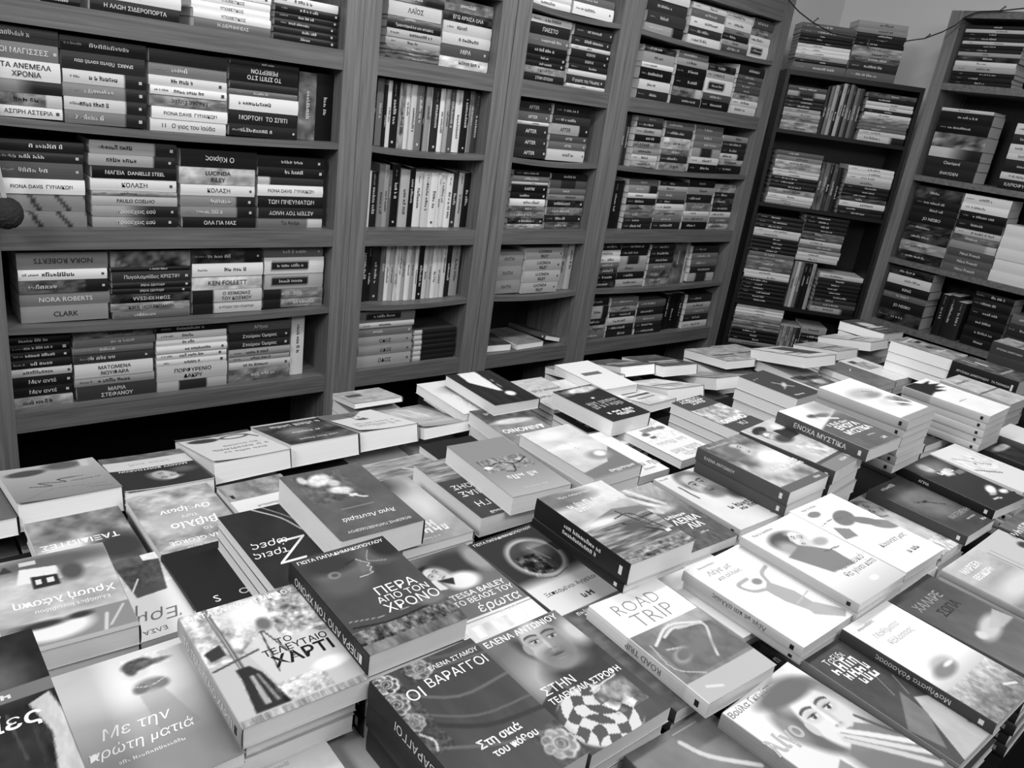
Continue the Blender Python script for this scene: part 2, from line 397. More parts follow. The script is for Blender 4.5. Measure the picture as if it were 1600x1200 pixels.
# lower copies in the piles: key of the pile, x, y, top z, turn, width, height, thickness
FILL = [
    ('B08', 1.0113, -0.5871, 0.7925, 0.0, 0.1372, 0.1152, 0.027),
    ('B08', 1.0113, -0.5871, 0.8199, 0.0, 0.1372, 0.1152, 0.027),
    ('B26', 2.1709, -0.8193, 0.7776, -0.0945, 0.1443, 0.192, 0.0121),
    ('B07', 1.0462, -0.7904, 0.7895, 0.0261, 0.1377, 0.2097, 0.024),
    ('B07', 1.0462, -0.7904, 0.814, 0.0261, 0.1377, 0.2097, 0.024),
    ('B20', 1.7169, -0.6819, 0.7959, -0.0, 0.1372, 0.1997, 0.0304),
    ('B20', 1.7169, -0.6819, 0.8268, -0.0, 0.1372, 0.1997, 0.0304),
    ('B01', 0.0972, -0.8336, 0.7891, 0.0042, 0.1372, 0.1983, 0.0236),
    ('B01', 0.0972, -0.8336, 0.8132, 0.0042, 0.1372, 0.1983, 0.0236),
    ('B21', 1.8785, -0.6663, 0.7862, -0.0892, 0.1441, 0.192, 0.0207),
    ('B21', 1.8785, -0.6663, 0.8075, -0.0892, 0.1441, 0.192, 0.0207),
    ('B06', 0.8952, -0.7799, 0.8029, -0.0025, 0.1465, 0.2044, 0.0374),
    ('B24', 2.476, -0.7453, 0.7981, -0.09, 0.1366, 0.192, 0.0326),
    ('B24', 2.476, -0.7453, 0.8311, -0.09, 0.1366, 0.192, 0.0326),
    ('B03', 0.4078, -0.8408, 0.7939, -0.018, 0.1493, 0.2, 0.0284),
    ('B03', 0.4078, -0.8408, 0.8228, -0.018, 0.1493, 0.2, 0.0284),
    ('T42', 0.2441, -1.0504, 0.8616, -0.012, 0.1379, 0.2049, 0.0213),
    ('B23', 2.3292, -0.7412, 0.7993, -0.1155, 0.1418, 0.192, 0.0338),
    ('B23', 2.3292, -0.7412, 0.8337, -0.1155, 0.1418, 0.192, 0.0338),
    ('B22', 2.0281, -0.7172, 0.7937, -0.1261, 0.148, 0.192, 0.0282),
    ('B22', 2.0281, -0.7172, 0.8224, -0.1261, 0.148, 0.192, 0.0282),
    ('T73', 1.5762, -0.8515, 0.7833, -0.0098, 0.1379, 0.2049, 0.018),
    ('T73', 1.5756, -0.8503, 0.8019, -0.0025, 0.1379, 0.2049, 0.018),
    ('T73', 1.5774, -0.8498, 0.8205, 0.0044, 0.1379, 0.2049, 0.018),
    ('T73', 1.5757, -0.8471, 0.8392, -0.0113, 0.1114, 0.1655, 0.018),
    ('T73', 1.578, -0.8499, 0.8578, 0.0014, 0.1114, 0.1655, 0.018),
    ('B05', 0.7353, -0.7867, 0.8061, -0.0009, 0.1529, 0.2025, 0.0406),
    ('B04', 0.5692, -0.8026, 0.7909, 0.0407, 0.154, 0.1967, 0.0254),
    ('B04', 0.5692, -0.8026, 0.8167, 0.0407, 0.154, 0.1967, 0.0254),
    ('T72', 1.4356, -0.8195, 0.7815, 0.0072, 0.1379, 0.2049, 0.0162),
    ('T72', 1.4397, -0.8188, 0.7982, 0.0046, 0.1379, 0.2049, 0.0162),
    ('T72', 1.4393, -0.8153, 0.815, -0.01, 0.1379, 0.2049, 0.0162),
    ('T72', 1.4351, -0.8197, 0.8317, 0.0091, 0.1379, 0.2049, 0.0162),
    ('T72', 1.4354, -0.8181, 0.8485, 0.011, 0.1379, 0.2049, 0.0162),
    ('T72', 1.4376, -0.8165, 0.8653, -0.0044, 0.1379, 0.2049, 0.0162),
    ('B02', 0.2484, -0.8263, 0.7914, 0.0048, 0.1545, 0.1999, 0.0259),
    ('B02', 0.2484, -0.8263, 0.8178, 0.0048, 0.1545, 0.1999, 0.0259),
    ('T40', 0.3973, -1.0485, 0.8564, -0.0116, 0.1379, 0.2049, 0.0161),
    ('T40', 0.3976, -1.0476, 0.873, 0.006, 0.1338, 0.1987, 0.0161),
    ('T41', 0.5363, -1.0789, 0.8557, 0.0138, 0.122, 0.2049, 0.0154),
    ('T41', 0.5371, -1.0782, 0.8718, 0.0184, 0.122, 0.2049, 0.0154),
    ('T48', 0.4237, -1.7154, 0.8581, -0.0115, 0.1379, 0.2049, 0.0178),
    ('T48', 0.4257, -1.7149, 0.8764, -0.0056, 0.1379, 0.2049, 0.0178),
    ('B30', 2.8312, -0.862, 0.7917, -0.0464, 0.1402, 0.1763, 0.0262),
    ('B30', 2.8312, -0.862, 0.8183, -0.0464, 0.1402, 0.1763, 0.0262),
    ('B30', 2.8312, -0.862, 0.845, -0.0464, 0.1402, 0.1763, 0.0262),
    ('T70', 1.392, -1.071, 0.8607, 0.0018, 0.1379, 0.2049, 0.0204),
    ('T70', 1.3903, -1.0678, 0.8817, 0.0048, 0.1379, 0.2049, 0.0204),
    ('T62', 2.7558, -1.0981, 0.8571, 0.002, 0.1399, 0.2049, 0.0168),
    ('T62', 2.7573, -1.1003, 0.8745, -0.0018, 0.1399, 0.2049, 0.0168),
    ('T63', 2.6173, -1.1058, 0.8575, 0.0077, 0.1382, 0.2049, 0.0172),
    ('T63', 2.6169, -1.1035, 0.8752, -0.0116, 0.1382, 0.2049, 0.0172),
    ('B09', 1.1627, -0.7878, 0.8763, -0.0025, 0.1114, 0.1655, 0.0139),
    ('T37', 0.9612, -1.1053, 0.8567, -0.0065, 0.1347, 0.2049, 0.0164),
    ('T37', 0.9641, -1.1065, 0.8737, 0.0064, 0.1347, 0.2049, 0.0164),
    ('T37', 0.9635, -1.1063, 0.8907, -0.0065, 0.1347, 0.2049, 0.0164),
    ('T39', 0.3882, -1.2523, 0.8583, 0.004, 0.1379, 0.1586, 0.018),
    ('T39', 0.3917, -1.2537, 0.8769, 0.0086, 0.1379, 0.1586, 0.018),
    ('T39', 0.3875, -1.252, 0.8955, 0.0045, 0.1379, 0.1586, 0.018),
    ('B11', 1.1735, -0.9952, 0.875, -0.0579, 0.1342, 0.1863, 0.0347),
    ('T47', 0.2905, -1.7193, 0.859, -0.0119, 0.1379, 0.2049, 0.0187),
    ('T47', 0.2891, -1.7208, 0.8782, 0.0006, 0.1298, 0.1928, 0.0187),
    ('T47', 0.2904, -1.7206, 0.8975, 0.0098, 0.1259, 0.187, 0.0187),
    ('T36', 0.8006, -1.1545, 0.8603, 0.0103, 0.1379, 0.2049, 0.02),
    ('T36', 0.8009, -1.1486, 0.8808, -0.0079, 0.1379, 0.2049, 0.02),
    ('T36', 0.7981, -1.149, 0.9014, 0.0047, 0.1379, 0.2049, 0.02),
    ('B31', 3.0223, -0.8676, 0.8568, 0.0012, 0.139, 0.208, 0.0163),
    ('T52', 0.8965, -1.7477, 0.8571, 0.0061, 0.1379, 0.2049, 0.0168),
    ('T52', 0.9008, -1.7479, 0.8745, -0.009, 0.1379, 0.2049, 0.0168),
    ('T52', 0.8962, -1.752, 0.8919, -0.0113, 0.1379, 0.2049, 0.0168),
    ('T52', 0.8974, -1.747, 0.9093, 0.0009, 0.1379, 0.2049, 0.0168),
    ('T56', 1.5875, -1.7321, 0.8585, 0.0158, 0.1259, 0.2049, 0.0182),
    ('T56', 1.5861, -1.7336, 0.8773, 0.0361, 0.1259, 0.2049, 0.0182),
    ('T56', 1.5875, -1.737, 0.8961, 0.032, 0.1259, 0.2049, 0.0182),
    ('T56', 1.5859, -1.7323, 0.9149, 0.0221, 0.1259, 0.2049, 0.0182),
    ('B28', 2.4689, -0.9321, 0.8767, -0.0982, 0.1337, 0.172, 0.0362),
    ('T67', 1.6833, -1.2011, 0.8635, 0.0763, 0.1356, 0.2048, 0.0232),
    ('T67', 1.6796, -1.2053, 0.8874, 0.0658, 0.1356, 0.2048, 0.0232),
    ('T67', 1.6792, -1.205, 0.9112, 0.0683, 0.1356, 0.2048, 0.0232),
    ('T66', 2.0635, -1.1366, 0.8728, 0.0442, 0.1393, 0.1901, 0.0325),
    ('T66', 2.0602, -1.1341, 0.9059, 0.0575, 0.1393, 0.1901, 0.0325),
    ('T08', 0.6844, -1.9605, 0.8664, -0.0239, 0.1436, 0.2049, 0.0261),
    ('T08', 0.6844, -1.9586, 0.8931, -0.0185, 0.1436, 0.2049, 0.0261),
    ('T08', 0.6876, -1.9606, 0.9198, -0.0299, 0.1436, 0.2049, 0.0261),
    ('T50', 0.6441, -1.5113, 0.8574, -0.0082, 0.1379, 0.2049, 0.0171),
    ('T50', 0.6411, -1.5159, 0.8751, -0.0003, 0.1379, 0.2049, 0.0171),
    ('T50', 0.6441, -1.5129, 0.8928, -0.0044, 0.1379, 0.2049, 0.0171),
    ('T50', 0.646, -1.5128, 0.9105, -0.0029, 0.1379, 0.2049, 0.0171),
    ('T50', 0.6438, -1.5118, 0.9282, 0.0041, 0.1379, 0.2049, 0.0171),
    ('B32', 3.1755, -0.8586, 0.7935, -0.0649, 0.1443, 0.1889, 0.028),
    ('B32', 3.1755, -0.8586, 0.8221, -0.0649, 0.1443, 0.1889, 0.028),
    ('B32', 3.1755, -0.8586, 0.8506, -0.0649, 0.1443, 0.1889, 0.028),
    ('B32', 3.1755, -0.8586, 0.8791, -0.0649, 0.1443, 0.1889, 0.028),
    ('B32', 3.1755, -0.8586, 0.9077, -0.0649, 0.1443, 0.1889, 0.028),
    ('T49', 0.7824, -1.5238, 0.8577, 0.0222, 0.1315, 0.2093, 0.0174),
    ('T49', 0.7842, -1.523, 0.8757, 0.0314, 0.1315, 0.2093, 0.0174),
    ('T49', 0.7814, -1.5227, 0.8938, 0.0326, 0.1315, 0.2093, 0.0174),
    ('T49', 0.7821, -1.5204, 0.9118, 0.0259, 0.1315, 0.2093, 0.0174),
    ('T49', 0.7857, -1.5227, 0.9298, 0.0149, 0.1315, 0.2093, 0.0174),
    ('T01', 0.1939, -1.5289, 0.9341, 0.0054, 0.1371, 0.2072, 0.0238),
    ('T35', 0.6763, -1.2924, 0.9376, -0.0187, 0.1341, 0.2084, 0.0253),
    ('T43', 0.1631, -1.2754, 0.9252, -0.0274, 0.1379, 0.2036, 0.0277),
    ('T51', 0.9877, -1.7012, 0.944, 0.0034, 0.1379, 0.197, 0.0187),
    ('T57', 2.0719, -1.4899, 0.8593, -0.0219, 0.1415, 0.2049, 0.019),
    ('T57', 2.0727, -1.4872, 0.879, -0.0144, 0.1415, 0.2049, 0.019),
    ('T57', 2.0719, -1.487, 0.8986, -0.0323, 0.1415, 0.2049, 0.019),
    ('T57', 2.0706, -1.492, 0.9183, -0.0243, 0.1415, 0.2049, 0.019),
    ('T57', 2.07, -1.4871, 0.9379, -0.0166, 0.1415, 0.2049, 0.019),
    ('T38', 0.4639, -1.2975, 0.9251, -0.004, 0.1379, 0.2049, 0.0184),
    ('T38', 0.4645, -1.2937, 0.9441, -0.0037, 0.1379, 0.2049, 0.0184),
    ('T60', 2.202, -1.7684, 0.8699, 0.0091, 0.1379, 0.2049, 0.0296),
    ('T60', 2.2015, -1.7664, 0.9001, -0.001, 0.1379, 0.2049, 0.0296),
    ('T60', 2.2, -1.7671, 0.9304, -0.0051, 0.1379, 0.2049, 0.0296),
    ('T07', 0.7784, -1.7463, 0.9426, -0.0116, 0.1379, 0.2049, 0.0173),
    ('T10', 1.0119, -1.9882, 0.8574, 0.0005, 0.1379, 0.2064, 0.0171),
    ('T10', 1.0106, -1.9854, 0.8752, -0.005, 0.1379, 0.2064, 0.0171),
    ('T10', 1.0099, -1.986, 0.8929, -0.0042, 0.1379, 0.2064, 0.0171),
    ('T10', 1.0092, -1.9882, 0.9106, -0.0026, 0.1379, 0.2064, 0.0171),
    ('T10', 1.0136, -1.9908, 0.9283, 0.0045, 0.1379, 0.2064, 0.0171),
    ('T10', 1.0109, -1.9849, 0.9461, -0.0044, 0.1379, 0.2064, 0.0171),
    ('T54', 2.0092, -1.7296, 0.8603, -0.012, 0.1368, 0.2049, 0.02),
    ('T54', 2.0065, -1.7295, 0.881, -0.0091, 0.1368, 0.2049, 0.02),
    ('T54', 2.0094, -1.7285, 0.9016, -0.0103, 0.1368, 0.2049, 0.02),
    ('T54', 2.0094, -1.7311, 0.9222, -0.011, 0.1368, 0.2049, 0.02),
    ('T54', 2.0073, -1.7308, 0.9429, -0.0172, 0.1368, 0.2049, 0.02),
    ('T14', 1.6032, -1.9818, 0.8575, 0.0331, 0.1373, 0.2049, 0.0172),
    ('T14', 1.6033, -1.9778, 0.8754, 0.0344, 0.1373, 0.2049, 0.0172),
    ('T14', 1.6022, -1.9811, 0.8932, 0.0264, 0.1373, 0.2049, 0.0172),
    ('T14', 1.6052, -1.9784, 0.911, 0.0399, 0.1373, 0.2049, 0.0172),
    ('T14', 1.6045, -1.982, 0.9289, 0.0242, 0.1373, 0.2049, 0.0172),
    ('T14', 1.6054, -1.9805, 0.9467, 0.0374, 0.1373, 0.2049, 0.0172),
    ('T15', 1.7501, -1.9735, 0.8583, 0.0058, 0.1433, 0.2049, 0.018),
    ('T15', 1.7511, -1.9745, 0.8769, 0.0046, 0.1433, 0.2049, 0.018),
    ('T15', 1.749, -1.9775, 0.8954, 0.0024, 0.1433, 0.2049, 0.018),
    ('T15', 1.7477, -1.972, 0.914, -0.0023, 0.1433, 0.2049, 0.018),
    ('T15', 1.7513, -1.9727, 0.9326, 0.0099, 0.1433, 0.2049, 0.018),
    ('T15', 1.7501, -1.9769, 0.9512, 0.0046, 0.1433, 0.2049, 0.018),
    ('T12', 1.255, -1.9892, 0.8592, 0.0329, 0.1406, 0.2049, 0.0189),
    ('T12', 1.2548, -1.985, 0.8788, 0.0405, 0.1406, 0.2049, 0.0189),
    ('T12', 1.2545, -1.9898, 0.8983, 0.0233, 0.1406, 0.2049, 0.0189),
    ('T12', 1.2558, -1.9861, 0.9179, 0.0236, 0.1406, 0.2049, 0.0189),
    ('T12', 1.2545, -1.9854, 0.9374, 0.0286, 0.1406, 0.2049, 0.0189),
    ('T12', 1.2563, -1.9891, 0.957, 0.0211, 0.1406, 0.2049, 0.0189),
    ('T05', 0.6238, -1.7475, 0.8626, -0.0002, 0.1343, 0.206, 0.0223),
    ('T05', 0.6243, -1.7471, 0.8855, 0.0118, 0.1343, 0.206, 0.0223),
    ('T05', 0.6219, -1.7459, 0.9084, 0.0014, 0.1343, 0.206, 0.0223),
    ('T05', 0.6238, -1.7457, 0.9314, -0.0034, 0.1343, 0.206, 0.0223),
    ('T05', 0.6228, -1.7452, 0.9543, 0.0164, 0.1343, 0.206, 0.0223),
    ('T32', 1.0983, -1.2709, 0.8625, 0.0248, 0.1368, 0.2115, 0.0222),
    ('T32', 1.0997, -1.2709, 0.8853, 0.0044, 0.1368, 0.2115, 0.0222),
    ('T32', 1.0989, -1.2718, 0.9081, 0.0167, 0.1327, 0.2051, 0.0222),
    ('T32', 1.0996, -1.2758, 0.9309, 0.0205, 0.1368, 0.2115, 0.0222),
    ('T32', 1.0993, -1.2745, 0.9537, 0.0082, 0.1368, 0.2115, 0.0222),
    ('T61', 2.65, -1.4816, 0.8673, 0.0055, 0.1379, 0.2033, 0.027),
    ('T61', 2.649, -1.4789, 0.8949, 0.0101, 0.1379, 0.2033, 0.027),
    ('T61', 2.6483, -1.4828, 0.9225, 0.008, 0.1379, 0.2033, 0.027),
    ('T61', 2.6495, -1.4778, 0.9501, 0.0017, 0.1379, 0.2033, 0.027),
    ('T21', 1.2071, -1.541, 0.8601, -0.0098, 0.1404, 0.1981, 0.0198),
    ('T21', 1.2028, -1.5422, 0.8805, -0.0218, 0.1404, 0.1981, 0.0198),
    ('T21', 1.2029, -1.5398, 0.9009, -0.0217, 0.1404, 0.1981, 0.0198),
    ('T21', 1.2039, -1.5391, 0.9213, -0.0058, 0.1404, 0.1981, 0.0198),
    ('T21', 1.2055, -1.5432, 0.9417, -0.0118, 0.1404, 0.1981, 0.0198),
    ('T21', 1.205, -1.5383, 0.9621, -0.0175, 0.1404, 0.1981, 0.0198),
    ('T13', 1.4212, -1.9967, 0.8585, 0.0166, 0.1374, 0.2049, 0.0182),
    ('T13', 1.4222, -1.998, 0.8773, 0.0108, 0.1374, 0.2049, 0.0182),
    ('T13', 1.421, -1.9935, 0.8962, 0.0057, 0.1374, 0.2049, 0.0182),
    ('T13', 1.4201, -1.9947, 0.915, 0.0188, 0.1374, 0.2049, 0.0182),
    ('T13', 1.4218, -1.9938, 0.9338, 0.0108, 0.1374, 0.2049, 0.0182),
    ('T13', 1.4226, -1.9925, 0.9526, 0.0179, 0.1374, 0.2049, 0.0182),
    ('T13', 1.4201, -1.994, 0.9714, 0.0097, 0.1374, 0.2049, 0.0182),
    ('T18', 1.0068, -1.7788, 0.9674, 0.008, 0.1403, 0.2028, 0.0121),
    ('T02', 0.3291, -1.5386, 0.935, -0.0215, 0.1309, 0.1834, 0.0247),
    ('T02', 0.3319, -1.5363, 0.9604, -0.0074, 0.1391, 0.195, 0.0247),
    ('T04', 0.4755, -1.7513, 0.924, 0.0223, 0.1407, 0.2084, 0.0337),
    ('T04', 0.4738, -1.7484, 0.9583, 0.017, 0.1407, 0.2084, 0.0337),
    ('T27', 2.8572, -1.4296, 0.8768, -0.0232, 0.1403, 0.2049, 0.0365),
    ('T27', 2.8568, -1.4273, 0.914, -0.0209, 0.1403, 0.2049, 0.0365),
    ('T27', 2.8566, -1.4255, 0.9511, -0.0141, 0.1403, 0.2049, 0.0365),
    ('T28', 2.8644, -1.2112, 0.9301, 0.0328, 0.1377, 0.2095, 0.0328),
    ('T28', 2.8631, -1.2111, 0.9636, 0.0413, 0.1377, 0.2095, 0.0328),
    ('T29', 3.3848, -1.3628, 0.8786, -0.033, 0.1409, 0.2049, 0.0383),
    ('T29', 3.3867, -1.3675, 0.9176, -0.019, 0.1409, 0.2049, 0.0383),
    ('T29', 3.3828, -1.365, 0.9565, -0.0338, 0.1409, 0.2049, 0.0383),
    ('T45', 0.0458, -1.5183, 0.8586, 0.0185, 0.1379, 0.2343, 0.0183),
    ('T45', 0.0456, -1.5229, 0.8775, 0.0032, 0.1379, 0.2343, 0.0183),
    ('T45', 0.042, -1.52, 0.8965, 0.0212, 0.1379, 0.2343, 0.0183),
    ('T45', 0.046, -1.5195, 0.9154, 0.017, 0.1379, 0.2343, 0.0183),
    ('T45', 0.0456, -1.5214, 0.9343, 0.0054, 0.1379, 0.2343, 0.0183),
    ('T45', 0.0419, -1.523, 0.9532, 0.0189, 0.1379, 0.2343, 0.0183),
    ('T45', 0.0418, -1.5222, 0.9722, 0.0191, 0.1379, 0.2343, 0.0183),
    ('T45', 0.0426, -1.5179, 0.9911, 0.0058, 0.1379, 0.2343, 0.0183),
    ('T17', 1.3085, -1.7726, 0.8585, 0.0173, 0.1428, 0.2091, 0.0182),
    ('T17', 1.3077, -1.7718, 0.8773, 0.0077, 0.1428, 0.2091, 0.0182),
    ('T17', 1.3105, -1.7743, 0.896, 0.0126, 0.1428, 0.2091, 0.0182),
    ('T17', 1.3103, -1.7743, 0.9148, 0.0079, 0.1428, 0.2091, 0.0182),
    ('T17', 1.3075, -1.7693, 0.9336, 0.0088, 0.1428, 0.2091, 0.0182),
    ('T17', 1.3093, -1.7717, 0.9524, 0.0105, 0.1428, 0.2091, 0.0182),
    ('T17', 1.3073, -1.7744, 0.9711, 0.0093, 0.1428, 0.2091, 0.0182),
    ('T17', 1.3074, -1.7713, 0.9899, 0.0174, 0.1428, 0.2091, 0.0182),
    ('T16', 1.1455, -1.7815, 0.8567, 0.0083, 0.1479, 0.2037, 0.0164),
    ('T16', 1.148, -1.7774, 0.8738, 0.0197, 0.1479, 0.2037, 0.0164),
    ('T16', 1.1479, -1.7816, 0.8908, 0.0015, 0.1479, 0.2037, 0.0164),
    ('T16', 1.1445, -1.7811, 0.9078, 0.0036, 0.1479, 0.2037, 0.0164),
    ('T16', 1.1464, -1.7805, 0.9248, 0.019, 0.1479, 0.2037, 0.0164),
    ('T16', 1.1443, -1.7788, 0.9419, 0.0052, 0.1479, 0.2037, 0.0164),
    ('T16', 1.1462, -1.7809, 0.9589, 0.0008, 0.1479, 0.2037, 0.0164),
    ('T16', 1.1445, -1.779, 0.9759, 0.0113, 0.135, 0.1859, 0.0164),
    ('T16', 1.1459, -1.7819, 0.993, 0.0131, 0.1392, 0.1917, 0.0164),
    ('T03', 0.4772, -1.5283, 0.9214, -0.0009, 0.1373, 0.2068, 0.0311),
    ('T03', 0.4771, -1.5278, 0.953, -0.0009, 0.1373, 0.2068, 0.0311),
    ('T03', 0.4724, -1.5327, 0.9847, -0.0136, 0.1373, 0.2068, 0.0311),
    ('T22', 1.3138, -1.5498, 1.008, 0.0425, 0.1408, 0.2, 0.0243),
    ('T19', 0.8702, -1.5686, 1.001, -0.0084, 0.1406, 0.2035, 0.0156),
    ('T23', 1.4675, -1.5399, 0.9583, 0.1097, 0.1418, 0.2029, 0.0269),
    ('T23', 1.4658, -1.5437, 0.9859, 0.1021, 0.1418, 0.2029, 0.0269),
    ('T23', 1.4658, -1.5394, 1.0134, 0.1049, 0.1418, 0.2029, 0.0269),
    ('T26', 2.1541, -1.572, 0.9807, 0.0213, 0.1437, 0.21, 0.0186),
    ('T26', 2.1556, -1.5709, 0.9999, 0.0447, 0.1437, 0.21, 0.0186),
    ('T26', 2.1529, -1.5708, 1.0192, 0.0336, 0.1437, 0.21, 0.0186),
    ('T26', 2.1556, -1.5701, 1.0384, 0.024, 0.1437, 0.21, 0.0186),
    ('T25', 1.7536, -1.5424, 0.9955, 0.0421, 0.1477, 0.204, 0.02),
    ('T25', 1.7559, -1.5447, 1.0161, 0.0265, 0.1477, 0.204, 0.02),
    ('T25', 1.7546, -1.5406, 1.0367, 0.0262, 0.1477, 0.204, 0.02),
    ('T25', 1.7554, -1.5413, 1.0573, 0.0367, 0.1477, 0.204, 0.02),
    ('T25', 1.7566, -1.5416, 1.0779, 0.0261, 0.1477, 0.204, 0.02),
]
UPRIGHT = set('T01 T02 T03 T04 T05 T06 T07 T08 T09 T10 T11 T12 T13 T14 T15 T16 T17 T18 T19 T20 T21 T22 T23 T24 T25 T26 T27 T29 T39 T45 T47 T48 T49 T50 T51 T52 T53 T54 T55 T56 T57 T59 T60 T61'.split())
W_ = 0.9
